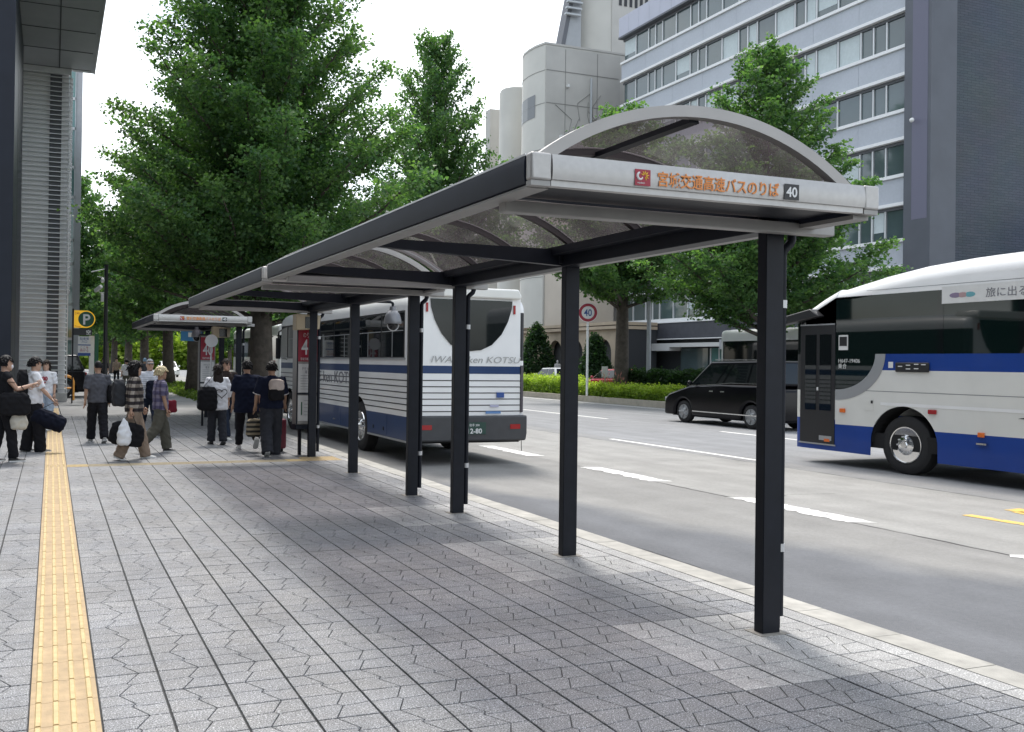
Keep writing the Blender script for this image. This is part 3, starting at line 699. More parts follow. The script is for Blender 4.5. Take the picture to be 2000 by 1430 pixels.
lp = b.pane('hatch', [(1.2, .43), (2.15, .43), (2.15, .78), (1.2, .78)], M_BNAVY, .004); MB().box(-.014, -.004, 1.35, 1.39, .5, .56).build('latch', M_TRIM, lp); MB().box(-.014, -.004, 1.9, 1.94, .5, .56).build('latch', M_TRIM, lp)
lp = b.pane('hatch', [(4.0, .36), (5.4, .36), (5.4, .76), (4.0, .76)], M_BNAVY, .004); MB().box(-.014, -.004, 4.4, 4.5, .5, .53).build('latch', M_CHROME, lp)
b.band('sill_trim', .2, 9.3, .365, .40, M_GREYM, .006)
text('lettering', 'IWATE ken KOTSU', .34, frame((-.006, 6.95, 1.27), (0, -1, 0), (0, 0, 1)), M_GREYP, b.t, .0015, sx=1.42)
# rear face
b.rearface(1.66, 2.84, M_BWHITE); b.rearface(1.53, 1.66, M_BNAVY, 'rear_belt', off=.001); rp_ = b.rearface(.83, 1.53, M_BWHITE, 'rear_lower', -.001)
for k in range(6):
    z = 1.415-.103*k; b.rearface(z-.008, z+.008, M_TRIM, 'stripe', off=.004, parent=rp_)
MB().prism([(.02, .40), (2.08, .40), (2.10, .52), (2.10, .83), (0, .83), (0, .52)], 'y', -.07, .12).build('rear_bumper', M_BUMP, b.t, bevel=.03)
yy = -.040
wp = [(.30, 2.77), (1.80, 2.77), (1.79, 2.64), (1.72, 2.42), (1.60, 2.20), (1.42, 2.02), (1.22, 1.93), (1.03, 1.91), (.84, 1.93), (.66, 2.02), (.50, 2.2), (.38, 2.42), (.31, 2.64)]
MB().prism(wp, 'y', yy-.006, yy+.03).build('rear_window', M_GLASS, b.t)
sp_ = MB().prism([(.16, 2.80), (1.94, 2.80), (1.96, 2.86), (1.90, 2.97), (.20, 2.97), (.14, 2.86)], 'y', -.10, .45).build('roof_spoiler', M_CREAM, b.t, bevel=.04, seg=3)
text('lettering', 'IWATE ken KOTSU', .155, frame((.30, -.046, 1.715), (1, 0, 0), (0, 0, 1)), mat('silver_print', (.38, .38, .37), .4), b.t, .001, shear=.25, sx=1.28)
for x in (.06, 1.99):
    MB().box(x, x+.05, -.022, .05, .88, 1.68).build('tail_lamp', mat('lamp_strip', (.10, .09, .10), .15), b.t, bevel=.01)
    MB().box(x-.16 if x > 1 else x+.16, (x-.16 if x > 1 else x+.16)+.035, -.04, -.02, 2.55, 2.70).build('marker_lamp', M_RLAMP, b.t)
    MB().box(x-.22 if x > 1 else x+.08, x-.03 if x > 1 else x+.27, -.078, -.068, .60, .68).build('fog_lamp', M_RLAMP, b.t)
pl = MB().box(.88, 1.31, -.085, -.072, .52, .72).build('number_plate', M_PLATE, b.t)
text('lettering', '12-80', .115, frame((1.095, -.088, .535), (1, 0, 0), (0, 0, 1)), M_WHITE, pl, .001, 'CENTER', bold=.002, sx=1.05); text('lettering', '岩手 200', .05, frame((1.095, -.088, .655), (1, 0, 0), (0, 0, 1)), M_WHITE, pl, .001, 'CENTER')
MB().box(1.52, 1.66, -.05, -.042, 1.13, 1.22).build('filler_cover', M_NAVY, b.t); MB().box(1.40, 1.56, -.05, -.043, .97, 1.01).build('sticker', mat('sticker', (.45, .45, .6), .5), b.t); MB().box(1.32, 1.60, -.05, -.043, .86, .90).build('sticker', mat('sticker2', (.12, .25, .5), .5), b.t)
for k, c in enumerate((2.85, 8.40)): wheel(b.t, .035, c, .475, .475, .26, -1, 8)
for c in (2.85, 8.40): wheel(b.t, 2.07, c, .475, .475, .26, 1, 8)
MB().tube([(2.02, .0, .42), (2.02, -.02, .22)], .006, 5).build('earth_strap', M_RUBBER, b.t)
MB().prism([(9.35, .5), (9.62, .6), (9.62, 1.5), (9.40, 1.66)], 'x', .08, 2.02).build('front_panel', M_BWHITE, b.t, bevel=.04)
MB().prism([(9.45, 1.66), (9.60, 1.66), (9.42, 2.6), (9.3, 2.6)], 'x', .1, 2.0).build('windscreen', M_GLASS, b.t)
for x in (.04, 2.06): MB().tube([(x, 9.45, 2.5), (x, 9.8, 2.45), (x, 9.85, 2.3)], .02, 6).build('mirror_arm', M_TRIM, b.t); MB().box(x-.06, x+.06, 9.80, 9.9, 1.75, 2.3).build('mirror', M_TRIM, b.t, bevel=.02)
# ---- moving coach at the right edge
c_ = Bus('coach', 'white and cobalt blue highway coach driving past with dark windows', (12.9, 1.6, ROAD_Z), 2.46, 12.0, 'coaches')
c_.rf, c_.ff = .25, .25; c_.arches = [(9.66, .63, .47), (3.2, .63, .47)]
def rooftop(y):
    if y < 7.5: return 3.50
    P = [(7.5, 3.50), (8.5, 3.48), (9.4, 3.42), (10.2, 3.31), (10.9, 3.16), (11.4, 2.99), (11.7, 2.82), (12.01, 2.58)]
    for (a, za), (d, zd) in zip(P, P[1:]):
        if y <= d: return za+(zd-za)*(y-a)/(d-a)
    return 2.58
c_.upper('roof', 2.94, rooftop, M_BWHITE, 0, 11.05, rr=.30); fr = []
mb = MB(); rings = []
for y in linspace(11.05, 12.0, 12):
    i_ = c_.ins(y); zt = rooftop(y); zs = 2.94-(y-11.05)*.46; r = min(.3, zt-zs-.01); r = max(r, .02); pts = [(i_, zs)]
    for k in range(8):
        a = math.pi/2*k/7; pts.append((i_+r-r*math.cos(a), zt-.05*min(1, r/.3)-r+r*math.sin(a)))
    pts += [(c_.W*.3, zt-.01), (c_.W*.5, zt)]; pts += [(c_.W-p[0], p[1]) for p in reversed(pts[:-1])]; rings.append([(p[0], y, p[1]) for p in pts])
mb.loft(rings, 0, True, False); mb.build('roof_front', M_BWHITE, c_.t, auto=50)
MB().box(-.003, .0, 2, 10.4, 3.015, 3.022).build('roof_seam', M_GREYP, c_.t)
wt = lambda y: 2.94 if y < 11.05 else 2.94-(y-11.05)*.46
wb = c_.band('window_band', 0, 12, 1.95, 2.94, M_GLASSG, 0, z1f=wt)
for y in (2.0, 3.9, 5.8, 7.7, 9.0): c_.pane('window_pillar', [(y-.05, 1.96), (y+.05, 1.96), (y+.05, 2.92), (y-.05, 2.92)], M_GLASS, .003, wb)
c_.band('belt', 0, 10.15, 1.68, 1.95, M_BBLUE); lowz = lambda y: .80-.007*y
sp1 = c_.band('side_panel', 0, 11.05, .7, 1.68, M_CREAM, 0, z0f=lowz); c_.band('belt_front', 10.15, 11.05, 1.68, 1.95, M_TRIM)
c_.band('lower_panel', 0, 11.05, .25, .7, M_BBLUE, 0, z1f=lowz)
c_.band('panel_seam', 0, 10.6, 1.325, 1.335, M_GREYP, .002, sp1); c_.band('character_line', 1, 10.1, 1.10, 1.15, M_BWHITE, .004, sp1)
# grey sweep between the dark front and the cream side
arc_o = [(11.05-.0-1.04*math.sin(R(a)), 1.95-.80*math.cos(R(a))+.0) for a in range(0, 91, 6)]; arc_i = [(11.05-.84*math.sin(R(a)), 1.95-.62*math.cos(R(a))) for a in range(0, 91, 6)]
c_.pane('front_quarter', arc_i+[(11.05, 1.95)], M_GLASSG, .004); c_.pane('grey_sweep', arc_o+arc_i[::-1], M_GREYM, .006)
# door and nose
c_.band('nose_side', 11.05, 12, .25, .95, M_BBLUE, 0, z1f=lambda y: .80); c_.band('nose_cream', 11.05, 12, .80, 1.3, M_CREAM); c_.band('nose_dark', 11.05, 12, 1.3, 2.5, M_TRIM, 0, z1f=wt)
d_ = MB().box(-.012, .004, 11.06, 11.86, .36, 2.47).build('door', M_TRIM, c_.t, bevel=.006)
for y0, y1 in ((11.14, 11.40), (11.48, 11.74)): MB().box(-.018, -.0125, y0, y1, .95, 2.30).build('door_pane', M_GLASS, d_)
MB().box(-.02, -.0125, 11.06, 11.86, 2.465, 2.49).build('door_rail', M_GREYM, d_); MB().box(-.022, -.012, 11.42, 11.46, 1.3, 1.36).build('door_handle', M_CHROME, d_); MB().box(-.02, -.01, 11.03, 11.88, .335, .36).build('door_sill', M_GREYM, c_.t)
MB().box(-.018, -.0125, 11.12, 11.4, .42, .5).build('step_light', M_GREYM, d_); MB().box(-.02, -.0125, 11.16, 11.28, .40, .45).build('door_lamp', M_LAMP, d_)
mb = MB(); mb.prism([(11.95, .35), (12.02, .45), (12.05, 1.25), (12.0, 1.3), (11.95, 1.3)], 'x', .12, 2.34); mb.build('front_panel', M_CREAM, c_.t, bevel=.03)
MB().prism([(11.85, 1.3), (12.03, 1.3), (11.86, 2.55), (11.7, 2.55)], 'x', .12, 2.34).build('windscreen', M_GLASS, c_.t)
MB().prism([(11.3, 2.62), (12.45, 2.46), (12.5, 2.54), (12.3, 2.62), (11.5, 2.76)], 'x', -.16, .06).build('mirror_arm', M_TRIM, c_.t, bevel=.02); MB().box(-.2, .0, 12.28, 12.42, 2.0, 2.5).build('mirror', M_TRIM, c_.t, bevel=.03)
for y, z, mm, dy in ((10.88, .97, M_LAMP, .055), (9.12, 1.04, M_RLAMP, .07), (8.30, .745, M_LAMP, .05)): MB().box(-.03, .0, y-dy, y+dy, z-.035, z+.035).build('side_lamp', mm, c_.t, bevel=.008)
MB().box(-.04, .0, 8.2, 8.36, .60, .625).build('hatch_handle', M_CHROME, c_.t)
hp = c_.pane('fuel_flap', [(10.24, 1.0), (10.42, 1.0), (10.42, 1.20), (10.24, 1.20)], M_CREAM, .005); MB().box(-.009, -.005, 10.25, 10.29, 1.12, 1.17).build('latch', M_TRIM, hp)
dp = MB().box(-.03, .0, 9.18, 9.80, 1.655, 1.81).build('destination_sign', M_TRIM, c_.t, bevel=.015)
for k, (y, z) in enumerate(((9.7, 1.74), (9.55, 1.76), (9.4, 1.775), (9.27, 1.77), (9.55, 1.70), (9.4, 1.705))): MB().box(-.034, -.0305, y-.04, y+.04, z, z+.015).build('sign_digit', M_PAPER, dp)
c_.pane('sticker', [(9.86, 1.72), (9.95, 1.72), (9.95, 1.82), (9.86, 1.82)], M_PAPER, .004)
nb = MB().box(-.010, -.004, 10.78, 10.98, 2.02, 2.28).build('window_sticker', M_PAPER, c_.t); MB().box(-.013, -.0105, 10.80, 10.96, 2.09, 2.25).build('sticker_print', M_TRIM, nb)
text('lettering', 'H647-19406\n乗合', .095, frame((-.008, 10.99, 1.80), (0, -1, 0), (0, 0, 1)), M_PAPER, c_.t, .001, sx=.98)
ad = MB().box(-.014, -.004, 2.0, 8.97, 2.72, 2.985).build('advert_board', M_PAPER, c_.t)
text('lettering', '旅に出るなら', .155, frame((-.0165, 8.25, 2.79), (0, -1, 0), (0, 0, 1)), M_GREYP, ad, .001, sx=1.05)
for y, rr, mm in ((8.74, .10, (.25, .2, .3)), (8.62, .09, (.45, .3, .3)), (8.50, .09, (.15, .4, .45))): MB().ell((-.015, y, 2.84), .002, rr, .04, 12, 6).build('advert_print', mat('adp%.2f' % y, mm, .5), ad)
c_.pane('livery_swallow', [(6.95, .98), (7.75, 1.02), (7.2, 1.12), (6.7, 1.2), (6.2, 1.15), (6.6, 1.03), (6.1, .84)], M_TRIM, .005)
c_.under(.38)
for c in (9.66, 3.2): wheel(c_.t, .05, c, .475, .475, .28, -1, 10, rimr=.64); wheel(c_.t, 2.41, c, .475, .475, .28, 1, 10, rimr=.64)
# ---- plainer coaches further off
def plain_coach(loc, label, L=11., red=False, nose=True):
    k = Bus('coach', label, loc, 2.46, L, 'coaches'); k.arches = [(2.9, .6, .47), (L-2.2, .6, .47)]; k.rf = .4
    k.upper('roof', 2.75, 3.28, M_BWHITE, rr=.2); k.band('window_band', 0, L-.25, 1.85, 2.75, M_GLASS); k.band('side_wall', 0, L, .8, 1.85, M_BWHITE); k.band('lower_panel', 0, L, .35, .8, M_BWHITE)
    k.band('front_pillar', L-.25, L, 1.85, 2.75, M_BWHITE); k.rearface(.5, 1.9, M_BWHITE); k.rearface(1.9, 2.9, M_GLASS, 'rear_window'); k.under(.38)
    MB().prism([(L-.1, .4), (L+.04, .5), (L+.05, 1.5), (L-.1, 1.5)], 'x', .08, 2.38).build('front_panel', M_BWHITE, k.t, bevel=.03); MB().prism([(L-.12, 1.5), (L+.04, 1.5), (L-.2, 2.95), (L-.35, 2.95)], 'x', .1, 2.36).build('windscreen', M_GLASS, k.t)
    if red: k.pane('red_print', [(.6, 1.25), (2.6, 1.25), (2.6, 1.7), (.6, 1.7)], M_RED, .006); text('lettering', 'EXPRESS', .3, frame((-.02, 2.5, 1.36), (0, -1, 0), (0, 0, 1)), M_WHITE, k.t, .001) if False else None
    for c in (2.9, L-2.2): wheel(k.t, .04, c, .475, .475, .26, -1, 8)
    return k
plain_coach((26.6, 21.8, ROAD_Z), 'white coach with large black window behind the black minivan', 10.6)
plain_coach((8.75, 37.6, ROAD_Z), 'white coach with red print ahead of the striped bus', 10.5, True)
# ---- cars
def car(name, label, cat, loc, rz, L, Wd, low, gh, paint, glassm=None, wr=.32, wpos=(.8, 3.6), pillars=(), group='cars in view', tail=True, light=True):
    "low: side outline above the sills from rear to nose [(y,z)..]; gh: (rear base y, rear top y, front top y, front base y, belt z rear, belt z front, roof z, inset)"
    t = empty(name, loc, rz, label, cat, group); g = glassm or M_GLASS
    zs = .22; bot = [(low[0][0], zs)]
    for c in wpos:
        r = wr+.05; bot += [(c-r, zs)]+[(c-r*math.cos(math.pi*k/12), wr+r*math.sin(math.pi*k/12)) for k in range(13) if wr+r*math.sin(math.pi*k/12) > zs]+[(c+r, zs)]
    bot += [(low[-1][0], zs)]
    MB().prism(bot+low[::-1], 'x', 0, Wd).build('body', paint, t, bevel=.07, seg=3)
    MB().box(.1, Wd-.1, .3, L-.3, zs-.02, zs+.4).build('underbody', M_UNDER, t)
    rb, rt, ft, fb, zr, zf, zt, ins = gh
    base = [(.045, rb, zr), (Wd-.045, rb, zr), (Wd-.045, fb, zf), (.045, fb, zf)]; top = [(ins, rt, zt), (Wd-ins, rt, zt), (Wd-ins, ft, zt-.03), (ins, ft, zt-.03)]
    MB().loft([base, top]).build('cabin', paint, t, bevel=.06, seg=3)
    def onside(u, v, sd, off=.006):
        ya = rb+(fb-rb)*u; za = zr+(zf-zr)*u; yb = rt+(ft-rt)*u; zb = zt-.03*u
        x = .045+(ins-.045)*v; p = (x, ya+(yb-ya)*v, za+(zb-za)*v); x = p[0]-off
        return (x if sd == 0 else Wd-x, p[1], p[2])
    wins = []
    cuts = [0.03]+list(pillars)+[.97]
    for sd in (0, 1):
        for a, b_ in zip(cuts, cuts[1:]):
            mb = MB(); q = [onside(a+.012, .10, sd), onside(b_-.012, .10, sd), onside(b_-.012, .86, sd), onside(a+.012, .86, sd)]; mb.quad(*q); mb.quad(*[(p[0]+(.004 if sd == 0 else -.004), p[1], p[2]) for p in q]); wins.append(mb.build('window', g, t))
    fz = lambda v, x, off: (x, fb+(ft-fb)*v+off, zf+(zt-.03-zf)*v+off*.4); rz_ = lambda v, x, off: (x, rb+(rt-rb)*v-off, zr+(zt-zr)*v+off*.3)
    xi = lambda v: .12+(ins-.0)*v
    MB().quad(fz(.08, xi(.08), .01), fz(.08, Wd-xi(.08), .01), fz(.9, Wd-xi(.9), .01), fz(.9, xi(.9), .01)).build('windscreen', g, t)
    MB().quad(rz_(.1, xi(.1), .01), rz_(.1, Wd-xi(.1), .01), rz_(.88, Wd-xi(.88), .01), rz_(.88, xi(.88), .01)).build('rear_window', g, t)
    y0 = low[0][0]; ym = low[-1][0]
    for x0, x1 in ((.04, .2), (Wd-.2, Wd-.04)):
        MB().box(x0, x1, y0-.015, y0+.08, .78, 1.0).build('tail_lamp', M_RLAMP, t, bevel=.02); MB().box(x0-.01, x1+.08 if x0 < .5 else x1, ym-.14, ym+.008, .62, .74).build('headlight', M_GREYM, t, bevel=.02)
    for c in wpos: wheel(t, .035, c, wr, wr, .2, -1, 5, False, .66); wheel(t, Wd-.035, c, wr, wr, .2, 1, 5, False, .66)
    for sd, x in ((0, -.10), (1, Wd+.10)): MB().ell((x, fb-.32, zf+.12), .09, .06, .075, 10, 6).build('door_mirror', paint, t, smooth=True)
    for y in (L*.42, L*.52): MB().box(-.022, .0, y, y+.16, zr-.22, zr-.19).build('door_handle', M_CHROME if paint.name == 'car_black' else paint, t)
    return t
P_BLACK = mat('car_black', (.004, .004, .006), .10, coat=.0, spec=.22); P_REDC = mat('car_red', (.42, .012, .025), .2, coat=1.); P_WHITEC = mat('car_white', (.74, .74, .72), .25, coat=.8); P_SILV = mat('car_silver', (.45, .46, .47), .25, metal=.5, coat=.6)
van_low = [(.0, .5), (.03, 1.1), (.3, 1.2), (2.2, 1.19), (3.55, 1.12), (3.95, 1.02), (4.55, .86), (4.72, .72), (4.76, .35)]
vn = car('minivan', 'glossy black minivan with chrome trim driving in the middle lane', 'minivan', (17.8, 19.42, ROAD_Z), 0, 4.76, 1.74, van_low, (.06, .22, 2.75, 3.72, 1.19, 1.08, 1.88, .14), P_BLACK, wpos=(.98, 3.86), pillars=(.30, .58, .66), wr=.335)
MB().box(-.012, .0, .2, 3.4, .36, .385).build('sill_trim', M_CHROME, vn); MB().tube([(.03, .2, 1.235), (.03, 1.8, 1.235), (.03, 2.6, 1.17), (.03, 3.6, 1.12)], .009, 5).build('belt_trim', M_CHROME, vn)
MB().box(.16, .20, .4, 2.6, 1.875, 1.90).build('roof_rail', M_CHROME, vn)
hat_low = [(.0, .5), (.05, .9), (.25, .98), (2.6, .92), (3.5, .80), (3.75, .62), (3.78, .32)]
hat_gh = (.12, .5, 1.95, 2.75, .97, .90, 1.48, .2)
car('hatchback', 'red hatchback seen beyond the hedge next to the 40 sign', 'car', (27.4, 41.0, ROAD_Z), 0, 3.78, 1.66, hat_low, hat_gh, P_REDC, pillars=(.42,), wpos=(.68, 3.0), wr=.3)
car('white_car', 'white car seen beyond the hedge just past the striped bus', 'car', (27.4, 47.4, ROAD_Z), 0, 3.9, 1.66, hat_low, hat_gh, P_WHITEC, pillars=(.42,), wpos=(.68, 3.0), wr=.3)
suv_low = [(.0, .5), (.03, 1.0), (.2, 1.08), (2.6, 1.05), (3.4, 1.0), (4.2, .88), (4.42, .7), (4.45, .35)]
car('suv', 'dark suv parked in the car park entrance by the louvred wall', 'car', (1.33, 39.3, 0), R(90), 4.45, 1.8, suv_low, (.06, .35, 2.5, 3.4, 1.06, 1.02, 1.70, .2), P_BLACK, pillars=(.34, .62), wpos=(.85, 3.55), wr=.36)
car('far_car', 'tiny white car far down the street between tree trunks', 'car', (11.2, 92, ROAD_Z), R(180), 4.0, 1.7, hat_low, hat_gh, P_WHITEC, pillars=(.42,), wpos=(.68, 3.0), wr=.3)
car('far_car', 'tiny silver car far down the street beside the far tree', 'car', (15.6, 80, ROAD_Z), 0, 4.0, 1.7, hat_low, hat_gh, P_SILV, pillars=(.42,), wpos=(.68, 3.0), wr=.3)
# ---------------------------------------------------------------- station building on the left
M_PIER = mat('dark_cladding', (.018, .022, .034), .4, spec=.25, var=.1, scale=2); M_SOFF = mat('soffit_panel', (.36, .375, .39), .55, var=.05, scale=2); M_SOFJ = mat('soffit_joint', (.09, .095, .10), .8)
M_LOUV = mat('louvre_grey', (.72, .73, .74), .45, metal=.1, var=.06, scale=3); M_WPAN = mat('white_panel', (.9, .9, .9), .5); M_DKREC = mat('dark_recess', (.03, .032, .036), .6)
M_TEAL = mat('teal_glass', (.10, .20, .19), .06, spec=.8); M_FRAME = mat('grey_frame', (.45, .47, .48), .45, metal=.2); M_PANELG = mat('grey_panel', (.34, .35, .37), .5, var=.05)
M_STONE = mat('plinth_stone', (.5, .49, .47), .7, var=.1, scale=5)
st = empty('station_building', (0, 0, 0), 0, 'dark pillared building with louvred wall and deep flat canopy', 'building')
sf = MB().box(-34, 1.31, 28, 36.3, 12.12, 12.95).build('canopy_slab', M_SOFF, st)
for k in range(4): MB().box(-20, 1.2, 36.0-2.1*k-.03, 36.0-2.1*k+.0, 12.105, 12.119).build('soffit_joint', M_SOFJ, sf)
for k in range(6): MB().box(.10-1.75*k, .14-1.75*k, 28.2, 36.2, 12.100, 12.104).build('soffit_joint', M_SOFJ, sf)
MB().box(1.312, 1.36, 28, 36.34, 12.10, 12.99).build('canopy_edge', M_FRAME, sf)
MB().box(-2.6, -1.03, 27.1, 34.0, 0, 12.1).build('pillar', M_PIER, st, bevel=.01); MB().box(-1.9, -1.86, 27.085, 27.098, 0, 12.1).build('pillar_joint', M_SOFJ, st)
MB().box(-1.035, -1.026, 29.8, 29.83, 0, 12.1).build('pillar_joint', M_SOFJ, st)
MB().box(-34, -11, -24, 27, 0, 22).build('unseen_wall', mat('unseen_wall_glass', (.035, .042, .05), .12, spec=.7), st)  # unseen side wall, added to give dark reflections and block sky
for k in range(24): MB().box(-11.06, -11.002, -23+2.1*k, -22.92+2.1*k, 0, 22).build('mullion', M_FRAME, st)
# louvred wall facing the camera and its return along the street
YS = 36.0
MB().box(-6, .47, YS+.22, 50, 3.9, 12.1).build('upper_wall', M_WPAN, st); MB().box(-6, .47, YS+.22, 37.6, .3, 3.9).build('lower_wall', M_WPAN, st); MB().box(-6, .47, 43.5, 50, .0, 3.9).build('lower_wall', M_WPAN, st)
MB().box(-.18, .22, YS+.155, YS+.215, .3, 12.0).build('dark_strip', mat('grey_recess', (.12, .125, .135), .6), st); MB().box(.475, .52, 41.5, 42.4, 3.9, 12.0).build('dark_strip', M_DKREC, st)
MB().box(.476, .52, 45.5, 46.6, 0, 12.0).build('dark_strip', M_DKREC, st)
MB().box(-6, .55, YS-.02, YS+.22, 0, .30).build('plinth', M_STONE, st, bevel=.01); MB().box(.50, .54, YS-.02, YS+.05, .3, 12.1).build('corner_trim', M_WHITE, st); MB().box(-6, .5, YS-.01, YS+.2, 11.9, 12.11).build('head_trim', M_LOUV, st)
lm = MB().prism([(YS+.08, 0), (YS+.15, .012), (YS+.15, .045), (YS+.08, .030)], 'x', -4.2, .498).mesh('louvre_slat', M_LOUV)
lm2 = MB().prism([(.60, 0), (.49, .02), (.49, .055), (.60, .035)], 'y', YS+.1, 50).mesh('louvre_slat', M_LOUV)
k = 0; z = .42
while z < 11.85:
    link('louvre_slat', lm, st, (0, 0, z))
    if z > 3.9: link('louvre_slat', lm2, st, (0, 0, z))
    z += .172
# glass stair tower beyond
MB().box(-5, .55, 50.5, 60, 0, 16).build('tower_wall', M_PANELG, st)
MB().box(.55, .90, 46.0, 60, 0, 15.2).build('glass_tower', M_TEAL, st); MB().box(.90, 1.19, 46.05, 60, 0, 15.3).build('tower_panel', M_PANELG, st)
for zz in (2.4, 4.0, 5.9, 7.0, 9.0, 10.4, 12.2, 13.6): MB().box(.55, .90, 45.95, 45.995, zz, zz+.12).build('glass_rail', M_FRAME, st)
for xx in (.56, .87): MB().box(xx, xx+.03, 45.95, 45.996, 0, 15.2).build('glass_mullion', M_FRAME, st)
# ---------------------------------------------------------------- parking sign, barrier, camera pole
t = empty('parking_sign', (.66, 34.4, 0), 0, 'yellow parking sign with white P on a green disc', 'sign')
MB().box(.0, .05, -.03, .03, 0, 3.3).build('pole', M_DARK, t)
poly = [(.06, 2.64), (.46, 2.64)]+[(.46+.30*math.sin(R(a)), 2.94-.30*math.cos(R(a))) for a in range(10, 171, 10)]+[(.46, 3.24), (.06, 3.24)]
sb = MB().prism(poly, 'y', -.06, .06).build('board', mat('sign_yellow', (.85, .47, .02), .45, emit=.22), t)
MB().cyl((.46, -.061, 2.94), (.46, -.066, 2.94), .265, n=32).build('green_disc', M_GREENP, sb)
text('lettering', 'P', .50, frame((.46, -.069, 2.76), (1, 0, 0), (0, 0, 1)), M_WHITE, sb, .001, 'CENTER', bold=.012)
text('lettering', '24h', .12, frame((.08, -.064, 3.10), (1, 0, 0), (0, 0, 1)), M_RED, sb, .001); text('lettering', 'Times', .085, frame((.075, -.064, 2.66), (1, 0, 0), (0, 0, 1)), M_RED, sb, .001)
MB().box(.05, .66, -.05, .05, 2.38, 2.60).build('vacancy_box', M_BLACK, t); text('lettering', '空', .17, frame((.54, -.054, 2.42), (1, 0, 0), (0, 0, 1)), M_WHITE, t, .001, 'CENTER', bold=.003)
nb = MB().box(.20, .62, -.045, .04, 1.72, 2.34).build('notice_board', M_PAPER, t); MB().box(.20, .62, -.05, -.046, 2.02, 2.055).build('notice_rule', M_NAVY, nb); MB().box(.20, .62, -.05, -.046, 1.66, 1.76).build('notice_rule', M_NAVY, nb)
text('lettering', '駐車場\n入口', .10, frame((.41, -.05, 2.22), (1, 0, 0), (0, 0, 1)), M_NAVY, nb, .001, 'CENTER'); text('lettering', 'ここを\n曲がる', .10, frame((.41, -.05, 1.91), (1, 0, 0), (0, 0, 1)), M_RED, nb, .001, 'CENTER')
t = empty('hoop_barrier', (.58, 36.9, 0), 0, 'orange hoop barrier at the car park entrance', 'barrier')
MB().tube([(-.42, 0, 0), (-.42, 0, .70), (-.36, 0, .84), (-.2, 0, .9), (.0, 0, .9), (.14, 0, .84), (.2, 0, .7), (.2, 0, 0)], .05, 10).build('hoop', mat('barrier_orange', (.75, .33, .05), .5), t, auto=60); MB().tube([(-.42, 0, .45), (.2, 0, .45)], .035, 8).build('rail', MATS['barrier_orange'], t)
t = empty('camera_pole', (1.725, 33.5, 0), 0, 'tall black pole carrying white street cameras', 'pole')
MB().cyl((0, 0, 0), (0, 0, 4.75), .075, .06, 12).build('pole', M_BLACK, t, auto=50); MB().cyl((0, 0, 4.75), (0, 0, 4.80), .07, n=12).build('cap', M_BLACK, t)
MB().tube([(0, 0, 4.66), (-.08, 0, 4.64), (-.5, -.1, 4.52)], .02, 6).build('arm', M_GALV, t); MB().box(-.17, -.07, -.06, .06, 3.52, 3.80).build('junction_box', M_PAPER, t, bevel=.01); MB().tube([(0, 0, 3.83), (-.2, 0, 3.83), (-.24, 0, 3.88)], .018, 6).build('arm', M_GALV, t)
MB().obox((-.26, -.1, 3.96), .11, .34, .11, Euler((R(-28), 0, R(40))).to_matrix()).build('camera_body', M_PAPER, t, bevel=.015); MB().ell((-.12, -.04, 4.25), .07, .07, .09, 10, 8).build('sensor', M_PAPER, t, smooth=True); MB().tube([(0, 0, 4.33), (-.3, 0, 4.38)], .014, 6).build('arm', M_GALV, t)
t = empty('stop_post', (1.46, 35.2, 0), 0, 'green and white upright post sign near the camera pole', 'sign')
MB().box(-.02, .12, -.06, .06, 0, 2.45).build('green_face', M_GREENP, t); MB().box(-.20, -.025, -.05, .05, .9, 2.38).build('white_face', M_PAPER, t)
# ---------------------------------------------------------------- opposite pavement and median
fs_ = MB().box(40.5, 140, -40, 160, -.25, .0).build('far_sidewalk', mat('far_pave', (.27, .26, .25), .85, var=.15, scale=.8)); tag(fs_, 'pale pavement on the far side of the road', 'sidewalk', kind='structure')
M_MK = mat('median_kerb', (.42, .38, .31), .85, var=.14, scale=4); M_SOIL = mat('soil', (.09, .075, .05), .95, var=.3, scale=6)
md = MB(); md.box(23.0, 25.9, 31.2, 130, -.25, .04); md = tag(md.build('median', M_SOIL), 'kerbed planting strip in the middle of the road', 'median', kind='structure')
ks = MB().box(22.86, 23.10, .004, .996, -.2, .14).mesh('kerb_stone', M_MK)
for k in range(99): link('kerb_stone', ks, md, (0, 31+k, random.uniform(-.006, .006)))
MB().box(22.86, 26, 30.7, 30.98, -.2, .14).build('kerb_end', M_MK, md)
